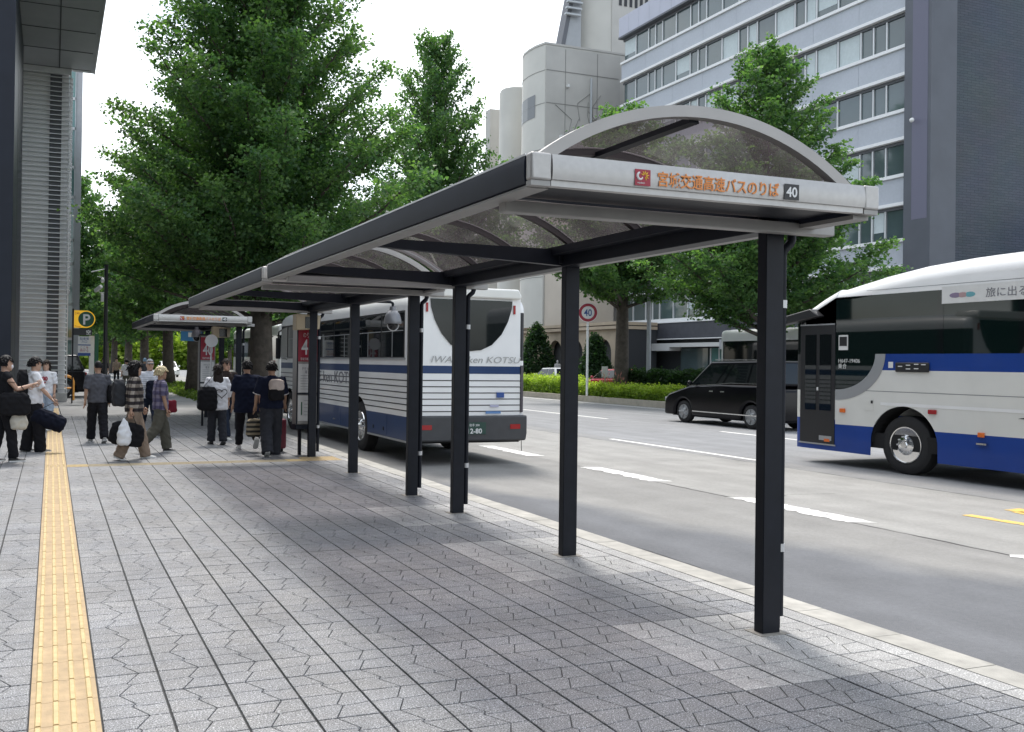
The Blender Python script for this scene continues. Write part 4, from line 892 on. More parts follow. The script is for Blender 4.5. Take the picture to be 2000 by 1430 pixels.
# ---------------------------------------------------------------- office block opposite
M_SPAN = mat('spandrel', (.42, .445, .485), .5, var=.05, scale=.6, var2=.04, scale2=6); M_SILL = mat('white_sill', (.78, .78, .77), .5); M_HEAD = mat('head_dark', (.12, .125, .14), .6)  # head tone is one even dark grey for lintels, eaves, core and trims
M_WIN = mat('office_glass', (.075, .105, .11), .05, spec=.85, var=.25, scale=.25); M_BLIND = mat('blind', (.50, .56, .56), .5, var=.06); M_MULL = mat('mullion', (.62, .63, .63), .4, metal=.2); M_MULLD = mat('mullion_dark', (.13, .14, .15), .4)
M_PURP = mat('parapet', (.43, .44, .515), .5, var=.04, scale=1)
def brickwall_mat():
    m = bpy.data.materials.new('glazed_brick'); m.use_nodes = True; nt = m.node_tree; b_ = nt.nodes['Principled BSDF']; L = nt.links.new
    g = nt.nodes.new('ShaderNodeNewGeometry'); sp = nt.nodes.new('ShaderNodeSeparateXYZ'); L(g.outputs['Position'], sp.inputs[0]); cb = nt.nodes.new('ShaderNodeCombineXYZ'); L(sp.outputs['X'], cb.inputs[0]); L(sp.outputs['Z'], cb.inputs[1])
    br = nt.nodes.new('ShaderNodeTexBrick'); L(cb.outputs[0], br.inputs['Vector']); br.inputs['Scale'].default_value = 1; br.inputs['Brick Width'].default_value = .62; br.inputs['Row Height'].default_value = .155; br.inputs['Mortar Size'].default_value = .014
    br.inputs['Color1'].default_value = (.046, .062, .078, 1); br.inputs['Color2'].default_value = (.060, .073, .090, 1); br.inputs['Mortar'].default_value = (.025, .03, .042, 1)
    n = nt.nodes.new('ShaderNodeTexNoise'); n.inputs['Scale'].default_value = .35; n.inputs['Detail'].default_value = 5; L(g.outputs['Position'], n.inputs['Vector'])
    mx = nt.nodes.new('ShaderNodeMix'); mx.data_type = 'RGBA'; mx.blend_type = 'MULTIPLY'; mx.inputs['Factor'].default_value = .55; L(br.outputs['Color'], mx.inputs['A']); L(n.outputs['Color'], mx.inputs['B'])
    ad_ = nt.nodes.new('ShaderNodeMix'); ad_.data_type = 'RGBA'; ad_.blend_type = 'ADD'; ad_.inputs['Factor'].default_value = .25; L(mx.outputs['Result'], ad_.inputs['A']); L(br.outputs['Color'], ad_.inputs['B'])
    L(ad_.outputs['Result'], b_.inputs['Base Color']); b_.inputs['Roughness'].default_value = .45; b_.inputs['Specular IOR Level'].default_value = .25
    bp = nt.nodes.new('ShaderNodeBump'); bp.inputs['Strength'].default_value = .6; bp.inputs['Distance'].default_value = .02; L(br.outputs['Fac'], bp.inputs['Height']); bp.invert = True; L(bp.outputs['Normal'], b_.inputs['Normal'])
    return m
M_GBRICK = brickwall_mat()
of = empty('office_block', (46, 39.9, 0), 0, 'blue grey office block with long white silled window bands', 'building')
FX, FY1 = 0.0, 29.1
MB().box(.55, 26, 0, FY1, 0, 31.0).build('core', M_HEAD, of)
sills = [5.3, 9.1, 12.85, 16.6, 20.32, 24.05, 27.75]; heads = [7.35, 11.0, 14.78, 18.5, 22.25, 26.0, 29.75]
# spandrel panels between window bands
levels = [(heads[i]+.21, sills[i+1]-.195) for i in range(6)]
pan_w = 3.66
for i, (z0, z1) in enumerate(levels):
    for k in range(8):
        y0 = k*pan_w+.008; y1 = min((k+1)*pan_w-.008, FY1)
        if y1 > y0: MB().box(.0, .5, y0, y1, z0, z1).build('spandrel_panel', M_SPAN, of)
    for k in range(8):
        y0 = k*pan_w+.006; y1 = min((k+1)*pan_w-.006, FY1)
        if y1 > y0:
            MB().box(-.14, .5, y0, y1, sills[i+1]-.19, sills[i+1]).build('window_sill', M_SILL, of); MB().box(-.14, .5, y0, y1, heads[i]+.02, heads[i]+.205).build('window_head', M_SILL, of)
MB().box(0, .5, 0, FY1, sills[0]-.3, sills[0]).build('window_sill', M_SILL, of)
for k in range(20): MB().box(-.25, .5, k*1.46+.01, k*1.46+1.45, 29.95, 31.6).build('parapet_panel', M_PURP, of)
MB().box(-.28, .52, 0, FY1+.15, 29.80, 29.95).build('eaves', M_HEAD, of)
wid = [1.78, 1.78, .95, .94]; edges = [0.0]; i = 1
while edges[-1] < FY1-.1: edges.append(min(edges[-1]+wid[i % 4], FY1)); i += 1
rw = random.Random(4)
for fl in range(7):
    for k, (a, c) in enumerate(zip(edges, edges[1:])):
        if c-a < .3: continue
        blind = rw.random() < (.42 if fl in (4, 5) else .16)
        w = MB().box(.26, .30, a+.05, c-.05, sills[fl]+.03, heads[fl]-.16).build('window', M_WIN, of)
        if blind:
            zb_ = sills[fl]+.05+(heads[fl]-sills[fl]-.25)*rw.choice((0, 0, .3, .5)); MB().box(.252, .258, a+.08, c-.08, zb_, heads[fl]-.18).build('blind', M_BLIND, w)
        MB().box(.17, .30, a-.045, a+.045, sills[fl], heads[fl]-.02).build('mullion', M_MULL, w); MB().box(.19, .30, a+.046, a+.10, sills[fl], heads[fl]-.02).build('mullion', M_MULLD, w)
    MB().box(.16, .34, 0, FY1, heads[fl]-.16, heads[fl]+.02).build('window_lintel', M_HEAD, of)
# ground storey : dark brick fascia, shop fronts
MB().box(-.35, .5, 0, FY1, 3.68, 4.92).build('shop_fascia', mat('dark_brick', (.055, .058, .07), .6, var=.15, scale=2, bump=.3, bscale=9), of)
for z in (3.62, 4.93): MB().box(-.42, .5, 0, FY1, z, z+.06).build('fascia_trim', M_SILL, of)
MB().box(.3, .5, 0, FY1, 0, 3.6).build('shop_backing', M_DKREC, of)
for y0, y1, z0, z1, mm, nm in ((1, 6.5, 0.1, 3.1, M_WIN, 'shop_window'), (7.2, 9.4, .1, 3.0, M_STONE, 'stone_pier'), (9.7, 12.2, .1, 2.9, M_WIN, 'shop_window'), (12.5, 14.6, .1, 3.0, M_STONE, 'stone_pier'), (15.2, 17.0, .1, 2.9, M_TEAL, 'glass_door'), (17.4, 20.6, .1, 2.9, M_WIN, 'shop_window'), (24.5, 27.6, .1, 2.9, M_WIN, 'shop_window')):
    MB().box(.05, .29, y0, y1, z0, z1).build(nm, mm, of)
for y0, y1, z0, z1 in ((20.8, 27.8, 2.72, 3.0), (15.0, 24.2, 3.0, 3.3), (12.2, 15, 2.8, 3.5)): MB().box(-.9, .28, y0, y1, z0, z1).build('shop_canopy', mat('canopy_white', (.55, .55, .54), .5) if z0 != 2.8 else M_PANELG, of)
for y in (15.15, 16.1, 17.05): MB().box(-.0, .045, y-.07, y+.07, .1, 2.9).build('door_frame', M_FRAME, of)
# corner pier and brick gable
MB().box(-.45, 1.5, -1.75, -.02, 0, 42).build('corner_pier', mat('pier_purple', (.078, .086, .104), .5, var=.1, scale=.7), of)
MB().box(-.46, -.452, -1.55, -.55, 10, 24).build('pier_inset', mat('pier_inset', (.13, .13, .18), .6, bump=.5, bscale=14), of)
MB().box(1.5, 45, -1.0, -.2, 0, 46).build('gable_wall', M_GBRICK, of); MB().box(1.5, 1.62, -1.06, -1.0, 0, 46).build('gable_trim', M_HEAD, of)
for z in range(2, 44, 4): MB().box(1.45, 1.72, -1.12, -1.06, z, z+.09).build('cable_clip', M_GALV, of)
MB().box(.5, 46, -.1, 30, 31, 32).build('roof', M_PANELG, of)
cam_ = MB(); cam_.ell((-.7, -.75, 15.6), .13, .13, .13, 10, 8); cam_.build('facade_camera', M_PAPER, of, smooth=True)
# ---------------------------------------------------------------- curved concrete building behind
M_CONC = mat('concrete', (.50, .485, .45), .8, var=.07, scale=.5, bump=.15, bscale=6, var2=.06, scale2=.12); M_CJ = mat('concrete_joint', (.27, .265, .25), .9); M_CONC2 = mat('concrete_pale', (.56, .545, .50), .8, var=.06, scale=.4)
M_TAN = mat('tan_stone', (.42, .34, .25), .8, var=.12, scale=1.2)
cb = empty('concrete_building', (0, 0, 0), 0, 'pale concrete building with curved stair drums beside the office block', 'building')
blockA = [(41.86, 75), (41.52, 76.2), (41.45, 77.5), (41.6, 78.7), (42.05, 79.8), (42.75, 80.5), (56, 81.2), (56, 75)]; fa_ = blockA[:6]
MB().prism(blockA, 'z', 4.9, 30.75).build('curved_block', M_CONC2, cb, auto=35); MB().prism([(x+(-.05 if x < 45 else 0), y-.05) for x, y in blockA], 'z', 30.76, 30.95).build('coping', M_CONC, cb)
MB().box(41.9, 49.8, 74.93, 74.995, 4.9, 30.6).build('flank_wall', M_CONC, cb)
for z in (9.5, 14.2, 18.9, 21.2, 25.4, 28.4):
    MB().box(41.95, 49.6, 74.90, 74.926, z, z+.06).build('panel_joint', M_CJ, cb); pts = [Vector((x-.01, y, z)) for x, y in fa_]; MB().tube(pts, .03, 4).build('panel_joint', M_CJ, cb)
for x in (43.9, 47.3): MB().box(x, x+.05, 74.90, 74.926, 6, 30.5).build('panel_joint', M_CJ, cb)
MB().cyl((46.6, 74.80, 8), (46.6, 74.80, 28.1), .10, n=8).build('downpipe', M_FRAME, cb); MB().box(43.3, 43.7, 74.5, 74.9, 21.9, 22.5).build('wall_box', M_PAPER, cb); MB().box(44.0, 44.2, 74.6, 74.9, 27.0, 27.25).build('wall_box', M_PAPER, cb)
rv = random.Random(9)
for k in range(9):
    x = 44.2+rv.random()*4.6; z = 20+rv.random()*5; MB().tube([(x, 74.90, z), (x+rv.uniform(-.5, .5), 74.90, z+1.6), (x+rv.uniform(-1.6, 1.6), 74.90, z+2.8)], .03, 4).build('trellis_wire', M_CJ, cb)
MB().loft([[(x-.03, y-.01, z) for x, y in ((41.52, 76.2), (41.45, 77.5), (41.6, 78.7), (42.05, 79.8))] for z in (24.3, 26.4)], 0, False, False).build('slot_window', M_MULLD, cb)
MB().prism([(56, 88.0), (46.4, 88), (45.5, 88.3), (44.95, 89.0), (44.85, 89.8), (45.3, 91.2), (56, 92)], 'z', 4.9, 30.9).build('curved_block', M_CONC2, cb, auto=35)
MB().box(47.5, 56, 98, 99.2, 0, 31.2).build('side_block', M_CONC, cb)
dr = [(52.2+3.3*math.cos(R(a)), 83.15+3.3*math.sin(R(a))) for a in range(186, 271, 6)]; MB().prism([(60, 90), (53, 90)]+dr+[(52.0, 79.85), (60, 79.85)], 'z', 30.9, 54).build('stair_drum', M_CONC2, cb, auto=30)
MB().box(52.0, 60, 79.78, 79.845, 31, 54).build('flank_wall', M_CONC, cb)
for k in range(6): MB().box(52.8+.62*k, 53.1+.62*k, 79.72, 79.775, 37.6, 45).build('slot_window', M_DKREC, cb)
MB().prism([(46.7, 31), (48.9, 31), (48.9, 40), (48.5, 40)], 'y', 80.5, 81.6).build('slanted_roof', M_SOFF, cb); MB().prism([(46.2, 31), (46.65, 31), (48.45, 40), (48.0, 40)], 'y', 80.4, 81.6).build('roof_edge', M_HEAD, cb)
for k in range(5): MB().box(46.9+.1*k, 48.6+.1*k, 80.0, 80.35, 36.0+.62*k, 36.16+.62*k).build('roof_fin', M_FRAME, cb)
# arcade at street level
MB().box(42.6, 45.6, 63, 80, 0, 4.85).build('arcade_core', M_DKREC, cb)
def archwall(y0, y1, yc, r, zt, x):
    pts = [(y0, 0), (yc-r, 0), (yc-r, 2.5)]+[(yc-r*math.cos(R(a)), 2.5+r*math.sin(R(a))) for a in range(10, 171, 10)]+[(yc+r, 2.5), (yc+r, 0), (y1, 0), (y1, zt), (y0, zt)]
    return MB().prism(pts, 'x', x-.5, x)
for k in range(4): archwall(63+4.3*k, 67.28+4.3*k, 65.15+4.3*k-(.9 if k == 2 else 0), 1.15, 4.4, 42.5).build('arch_bay', M_TAN, cb)
for z in (4.42, 4.75): MB().box(41.7, 45.6, 62.9, 80.3, z, z+.25).build('cornice', M_TAN, cb)
MB().box(42.0, 45.6, 69.2, 74.9, 5.0, 18).build('street_wall', mat('pink_concrete', (.52, .46, .39), .8, var=.06, scale=.4), cb)
# background blocks far down the street
for i, (x0, x1, y0, y1, h, mm) in enumerate(((44, 70, 135, 190, 26, M_CONC2), (44, 70, 205, 260, 34, M_PANELG), (-20, -2, 170, 230, 24, M_PANELG), (34, 60, 300, 330, 40, M_CONC))):
    t = empty('far_block', (0, 0, 0), 0, ['pale distant block behind the far trees', 'grey distant tower down the street', 'grey distant block behind the pavement trees', 'pale distant tower closing the street'][i], 'building', 'distant buildings')
    MB().box(x0, x1, y0, y1, 0, h).build('wall', mm, t)
    for f in range(int(h/3.6)):
        MB().box(x0-.05, x0, y0+1, y1-1, 1.2+3.6*f, 2.8+3.6*f).build('window', M_WIN, t); MB().box(x0+1, x1-1, y0-.05, y0, 1.2+3.6*f, 2.8+3.6*f).build('window', M_WIN, t)
t = empty('billboard', (60, 38, 0), 0, 'small blue billboard in white frame above the coach roof', 'billboard')
MB().box(-.1, .3, -6, -1.6, 6.0, 11.6).build('frame', M_PAPER, t); MB().box(-.14, -.105, -5.7, -1.9, 6.3, 11.2).build('blue_face', mat('bill_blue', (.05, .30, .62), .5), t); MB().box(.0, .2, -4, -3.6, 0, 6).build('post', M_DARK, t)
# ---------------------------------------------------------------- trees, hedges, grass
def leaf_mat(name, c0, c1, tr=.5):
    m = bpy.data.materials.new(name); m.use_nodes = True; nt = m.node_tree; nt.nodes.clear(); L = nt.links.new
    o = nt.nodes.new('ShaderNodeOutputMaterial'); at = nt.nodes.new('ShaderNodeAttribute'); at.attribute_name = 'tint'
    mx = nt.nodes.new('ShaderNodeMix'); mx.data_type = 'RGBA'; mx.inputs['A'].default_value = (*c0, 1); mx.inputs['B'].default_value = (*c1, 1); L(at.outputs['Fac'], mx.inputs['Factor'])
    d = nt.nodes.new('ShaderNodeBsdfPrincipled'); d.inputs['Roughness'].default_value = .5; d.inputs['Specular IOR Level'].default_value = .35; L(mx.outputs['Result'], d.inputs['Base Color'])
    t = nt.nodes.new('ShaderNodeBsdfTranslucent'); h = nt.nodes.new('ShaderNodeMix'); h.data_type = 'RGBA'; h.blend_type = 'MULTIPLY'; h.inputs['Factor'].default_value = 1; h.inputs['B'].default_value = (1.5, 1.75, .75, 1); L(mx.outputs['Result'], h.inputs['A']); L(h.outputs['Result'], t.inputs['Color'])
    s_ = nt.nodes.new('ShaderNodeMixShader'); s_.inputs[0].default_value = tr; L(d.outputs[0], s_.inputs[1]); L(t.outputs[0], s_.inputs[2]); L(s_.outputs[0], o.inputs['Surface'])
    return m
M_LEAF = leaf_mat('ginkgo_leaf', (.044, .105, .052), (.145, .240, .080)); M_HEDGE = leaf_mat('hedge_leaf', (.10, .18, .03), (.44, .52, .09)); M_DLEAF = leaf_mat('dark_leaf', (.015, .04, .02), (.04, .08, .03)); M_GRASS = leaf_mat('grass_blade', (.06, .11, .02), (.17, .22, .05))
M_BARK = mat('bark', (.075, .062, .050), .9, var=.35, scale=7, bump=.9, bscale=16, var2=.2, scale2=1.5)
def leaves(name, cen, n_per, spread, size, material, seed=1, up=.35, tintf=None, flat=1.0):
    rng = np.random.default_rng(seed); nc = len(cen); N = nc*n_per
    P = np.repeat(cen, n_per, 0)+rng.normal(0, 1, (N, 3))*np.array([spread, spread, spread*flat])
    nrm = rng.normal(0, 1, (N, 3)); nrm[:, 2] = np.abs(nrm[:, 2])+up; nrm /= np.linalg.norm(nrm, axis=1)[:, None]
    a = rng.normal(0, 1, (N, 3)); u = np.cross(nrm, a); u /= np.linalg.norm(u, axis=1)[:, None]; w = np.cross(nrm, u)
    s = size*rng.uniform(.65, 1.35, (N, 1)); u *= s; w *= s
    bend = nrm*s*.18
    V = np.stack([P-w*.55, P+u*.55+w*.25+bend, P+w*.55, P-u*.55+w*.25+bend], 1).reshape(-1, 3)
    me = bpy.data.meshes.new(name); me.vertices.add(4*N); me.vertices.foreach_set('co', V.astype(np.float32).ravel())
    me.loops.add(4*N); me.loops.foreach_set('vertex_index', np.arange(4*N, dtype=np.int32)); me.polygons.add(N); me.polygons.foreach_set('loop_start', np.arange(0, 4*N, 4, dtype=np.int32))
    try: me.polygons.foreach_set('loop_total', np.full(N, 4, np.int32))
    except Exception: pass
    t = np.repeat(rng.random(nc)**1.5*.75, n_per)+rng.random(N)*.3
    if tintf is not None: t = t*.6+tintf(P)*.5
    at = me.attributes.new('tint', 'FLOAT', 'FACE'); at.data.foreach_set('value', np.clip(t, 0, 1).astype(np.float32))
    me.update(calc_edges=True); me.validate(); me.materials.append(material); return me
def ginkgo(seed, H, Rm, zb, nl, n_per, lsize, trunk_r, spread=.20, shape=.75, density=1.0):
    "returns (trunk mesh, limbs mesh, crown mesh)"
    rd = random.Random(seed); tk = MB(); pts = []; rad = []
    for i in range(13):
        t = i/12; z = H*.97*t; pts.append((.10*math.sin(3*t+seed), .10*math.cos(2.3*t+seed), z)); rad.append(trunk_r*(1.35 if i == 0 else 1.0)*(1-t)**.8+.015)
    tk.tube(pts, rad, 12); lb = MB(); cen = []
    for i in range(nl):
        t = (i+.5)/nl; z0 = zb*.82+(H*.97-zb*.82)*t**1.08; az = i*2.39996+rd.uniform(-.35, .35)
        prof = (1-((z0-zb)/(H-zb))) if z0 > zb else 1; prof = max(prof, 0)**shape
        if t < .08: prof *= .75+3*t
        ln = Rm*prof*rd.uniform(.84, 1.06)+.35; el = R(rd.uniform(8, 26)+t*34)
        d = Vector((math.cos(az)*math.cos(el), math.sin(az)*math.cos(el), math.sin(el))); p0 = Vector((.1*math.sin(3*z0/H+seed), .1*math.cos(2.3*z0/H+seed), z0)); pl = []
        for k in range(6):
            q = k/5; pl.append(p0+d*ln*q+Vector((0, 0, ln*.10*q*q))+Vector((rd.uniform(-.08, .08), rd.uniform(-.08, .08), rd.uniform(-.06, .06)))*q*ln*.5)
        r0 = max(.018, min(.10, .018*ln+.012)); lb.tube(pl, [r0*(1-.85*k/5) for k in range(6)], 5, cap=False)
        m = int((5+ln*6.5)*density)
        for j in range(m):
            q = (.16+.84*(j+rd.random())/m); k = min(int(q*5), 4); f = q*5-k; base = pl[k].lerp(pl[k+1], f)
            sl = ln*.34*(1.12-q*.75)*rd.uniform(.4, 1.0)+.10; a2 = rd.uniform(0, 6.283); sd = (Vector((math.cos(a2), math.sin(a2), rd.uniform(-.15, .65)))*.9+d*.55).normalized()
            tip = base+sd*sl
            if j % 3 == 0 and sl > .35: lb.tube([base, tip], [.012, .005], 3, cap=False)
            ns = max(1, int(sl/.24))
            for s_ in range(ns): cen.append(base+sd*sl*((s_+.7)/ns))
        for k in range(5): cen.append(pl[5]+d*(.12*k-.1))
    for k in range(14): cen.append(Vector((rd.gauss(0, .10), rd.gauss(0, .10), H*(.93+.005*k))))
    cen = np.array([tuple(c) for c in cen]); cl = leaves('crown', cen, n_per, spread, lsize, M_LEAF, seed, flat=.5)
    return tk.mesh('trunk', M_BARK, True), lb.mesh('limbs', M_BARK, True, fix=False), cl, len(cen)*n_per
def put_tree(meshes, loc, rz, sc, label, sz=None, group='ginkgo trees lining the street'):
    t = empty('ginkgo_tree', loc, rz, label, 'tree', group); t.scale = (sc, sc, sz or sc)
    for nm, me in zip(('trunk', 'limbs', 'crown'), meshes): link(nm, me, t)
    return t
g1 = ginkgo(3, 15.6, 4.95, 2.9, 118, 20, .085, .34, .17, .80, 1.35); g2 = ginkgo(11, 13.8, 4.7, 3.2, 76, 15, .11, .27, .155, .86, 1.05); g3 = ginkgo(23, 12.9, 5.0, 4.9, 62, 15, .125, .34, .18, .8, 1.0); g4 = ginkgo(31, 13.5, 4.2, 3.3, 40, 9, .20, .34, .30, .7)
NLEAF = (g1[3], g2[3], g3[3], g4[3])
put_tree(g1, (5.95, 27.9, 0), 0, 1.08, 'tall dense ginkgo tree rising behind the nearest shelters')
for (y, k, sc, rz, lab) in ((42, g3, 1.0, 1.0, 'ginkgo tree second in the pavement row past the far shelter'), (55, g4, 1.0, 2.2, 'ginkgo tree third in the pavement row past the far shelter'), (69, g4, 1.0, 4.0, 'ginkgo tree fourth in the pavement row past the far shelter'),
        (84, g4, 1.05, 5.1, 'ginkgo tree fifth in the pavement row past the far shelter'), (101, g4, 1.05, .6, 'ginkgo tree sixth in the pavement row past the far shelter'), (120, g4, 1.1, 3.0, 'ginkgo tree farthest in the pavement row')): put_tree(k, (6.1+random.uniform(-.2, .3), y, 0), rz, sc, lab)
put_tree(g2, (24.45, 27.2, 0.0), .4, 1.0, 'slim ginkgo tree on the median in front of the office block', .955)
put_tree(g3, (24.5, 36.6, 0.0), 3.1, 1.0, 'wide ginkgo tree with leaning limbs next to the 40 sign')
put_tree(g2, (24.6, 59.0, 0), 2.0, 1.42, 'pale conical ginkgo tree standing alone against the sky', 1.72)
for i, (x, y, rz) in enumerate(((24.6, 78, 1), (24.6, 96, 2), (24.6, 116, 3), (25, 140, 4), (1.5, 66, 2.5), (1.2, 90, .7))): put_tree(g4, (x, y, 0), rz, 1.0, ['first', 'second', 'third', 'fourth', 'fifth', 'sixth'][i]+' of the distant ginkgo trees '+('on the median behind the coach' if x > 20 else 'beside the tower on the pavement'))
rng = np.random.default_rng(77); P_ = np.stack([rng.uniform(-4, 34, 5200), rng.uniform(146, 154, 5200), rng.random(5200)**1.2*9], 1); P_[:, 2] *= .75+.25*np.sin(P_[:, 0]*.9)
ft = link('far_trees', leaves('far_trees', P_, 5, .5, .55, M_HEDGE, 78)); tag(ft, 'bright mass of far foliage closing the end of the street', 'trees', kind='stuff')
# hedges along the median
def boxpts(n, x0, x1, y0, y1, z0, z1, seed):
    rng = np.random.default_rng(seed); P = rng.random((n, 3))*np.array([x1-x0, y1-y0, z1-z0])+np.array([x0, y0, z0])
    f = rng.integers(0, 3, n); P[f == 0, 2] = z1-rng.random((f == 0).sum())*.08; P[f == 1, 0] = x0+rng.random((f == 1).sum())*.10
    P[:, 2] += .07*np.sin(P[:, 1]*3.1)+.05*np.sin(P[:, 1]*7.7+P[:, 0]*5)-.02; return P
def hedge(name, label, x0, x1, y0, y1, z1, n, m, seed, cat='hedge', size=.075):
    t = empty(name, ((x0+x1)/2, y0, 0), 0, label, cat); P = boxpts(n, x0-(x0+x1)/2, x1-(x0+x1)/2, 0, y1-y0, .08, z1, seed)
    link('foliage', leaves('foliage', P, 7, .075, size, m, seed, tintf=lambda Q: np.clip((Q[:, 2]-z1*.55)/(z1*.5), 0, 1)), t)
    mb = MB(); rd = random.Random(seed)
    for k in range(int((y1-y0)/.35)): y = .2+.35*k; mb.tube([(rd.uniform(-.2, .2), y, 0), (rd.uniform(-.35, .35), y+rd.uniform(-.2, .2), z1*.9)], [.02, .008], 4)
    mb.build('stems', M_BARK, t); return t
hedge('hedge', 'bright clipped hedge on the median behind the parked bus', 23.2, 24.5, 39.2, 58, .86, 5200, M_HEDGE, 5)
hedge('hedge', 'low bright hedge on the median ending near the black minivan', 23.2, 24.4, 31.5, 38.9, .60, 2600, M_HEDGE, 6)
hedge('shrub', 'dark shrubs on the median behind the low bright hedge', 24.9, 26.0, 31.8, 37.5, 1.25, 2000, M_DLEAF, 7, 'shrub', .09)
def cone_bush(label, x, y, r, h, seed):
    t = empty('cone_shrub', (x, y, 0), 0, label, 'shrub', 'conical shrubs by the arcade'); rng = np.random.default_rng(seed); n = 1400; z = rng.random(n)**1.4; a = rng.random(n)*6.283; rr = r*(1-z)**.7*np.sqrt(rng.random(n)*.5+.5)
    P = np.stack([rr*np.cos(a), rr*np.sin(a), z*h+.3], 1); link('foliage', leaves('foliage', P, 6, .16, .17, M_DLEAF, seed), t); MB().cyl((0, 0, 0), (0, 0, h*.8), .12, .03, 8).build('stem', M_BARK, t); return t
cone_bush('conical dark shrub left of the arched doorway', 40.0, 72.6, 2.0, 4.6, 1); cone_bush('conical dark shrub under the wide tree right of the 40 sign', 40.0, 63.2, 1.4, 3.4, 2)
# tuft of tall ornamental grass with pink heads
t = empty('grass_tuft', (23.9, 36.2, 0), 0, 'tall flowering grass clump growing out of the hedge', 'plant'); rd = random.Random(2); mb = MB(); mh = MB()
for k in range(230):
    a = rd.uniform(0, 6.283); r_ = .75*math.sqrt(rd.random()); h = rd.uniform(.7, 1.25); p = Vector((r_*math.cos(a)*.6, r_*math.sin(a), .05)); q = p+Vector((rd.uniform(-.12, .12), rd.uniform(-.2, .2), h)); w = Vector((.012, .012, 0))
    mb.add([p-w, p+w, q], [(0, 1, 2)])
    if k % 5 == 0: mh.tube([q-Vector((0, 0, .12)), q], [.02, .006], 4)
mb.build('blades', mat('tuft_green', (.10, .18, .04), .6), t); tag(t.children[0], kind='stuff'); mh.build('flower_heads', mat('tuft_pink', (.45, .18, .14), .6), t); tag(t.children[1], kind='stuff')
# grass round the pavement trees
def grass(x0, x1, y0, y1, n, seed):
    rng = np.random.default_rng(seed); P = np.stack([rng.uniform(x0, x1, n), rng.uniform(y0, y1, n), rng.uniform(.0, .12, n)], 1); return leaves('grass', P, 5, .07, .10, M_GRASS, seed, up=0)
gr = link('grass', grass(5.3, 7.4, 31.5, 62, 5200, 3)); tag(gr, 'rough grass growing along the pavement tree row', 'grass', kind='stuff')
# ---------------------------------------------------------------- median signs and lamp post
t = empty('speed_sign', (22.98, 36.95, 0), 0, 'round red rimmed speed limit sign reading 40', 'sign')
MB().cyl((0, 0, 0), (0, 0, 4.3), .055, n=12).build('pole', M_WHITE, t, auto=50); yaw_ = Matrix.Rotation(R(-30), 4, 'Z')
ds = MB().cyl((0, -.07, 3.95), (0, -.08, 3.95), .44, n=40).build('disc', M_WHITE, t); rg = MB()
for i in range(48):
    a0, a1 = 2*math.pi*i/48, 2*math.pi*(i+1)/48; P_ = lambda a, r: (r*math.cos(a), -.086, 3.95+r*math.sin(a)); rg.quad(P_(a0, .29), P_(a0, .415), P_(a1, .415), P_(a1, .29))
rg.build('red_ring', M_RED, ds); text('lettering', '40', .44, frame((0, -.088, 3.795), (1, 0, 0), (0, 0, 1)), M_NAVY, ds, .001, 'CENTER', bold=.006, sx=.82); t.rotation_euler.z = R(-28)
t = empty('lamp_post', (25.2, 35.4, 0), 0, 'slim grey lamp post beside the wide tree on the median', 'lamp post'); MB().cyl((0, 0, 0), (0, 0, 8.5), .11, .07, 12).build('pole', M_PANELG, t, auto=50); MB().tube([(0, 0, 8.4), (-.3, 0, 8.8), (-1.8, 0, 9.0)], .04, 6).build('arm', M_PANELG, t); MB().box(-2.3, -1.7, -.12, .12, 8.92, 9.06).build('lamp_head', M_PANELG, t, bevel=.03)
t = empty('notice_plate', (24.1, 37.2, 0), 0, 'small white notice plate fixed in front of the wide trunk', 'sign'); MB().box(-.02, .02, -.02, .02, 0, 1.0).build('stake', M_GALV, t); MB().box(-.2, .12, -.035, -.022, 1.0, 1.5).build('plate', M_PAPER, t)
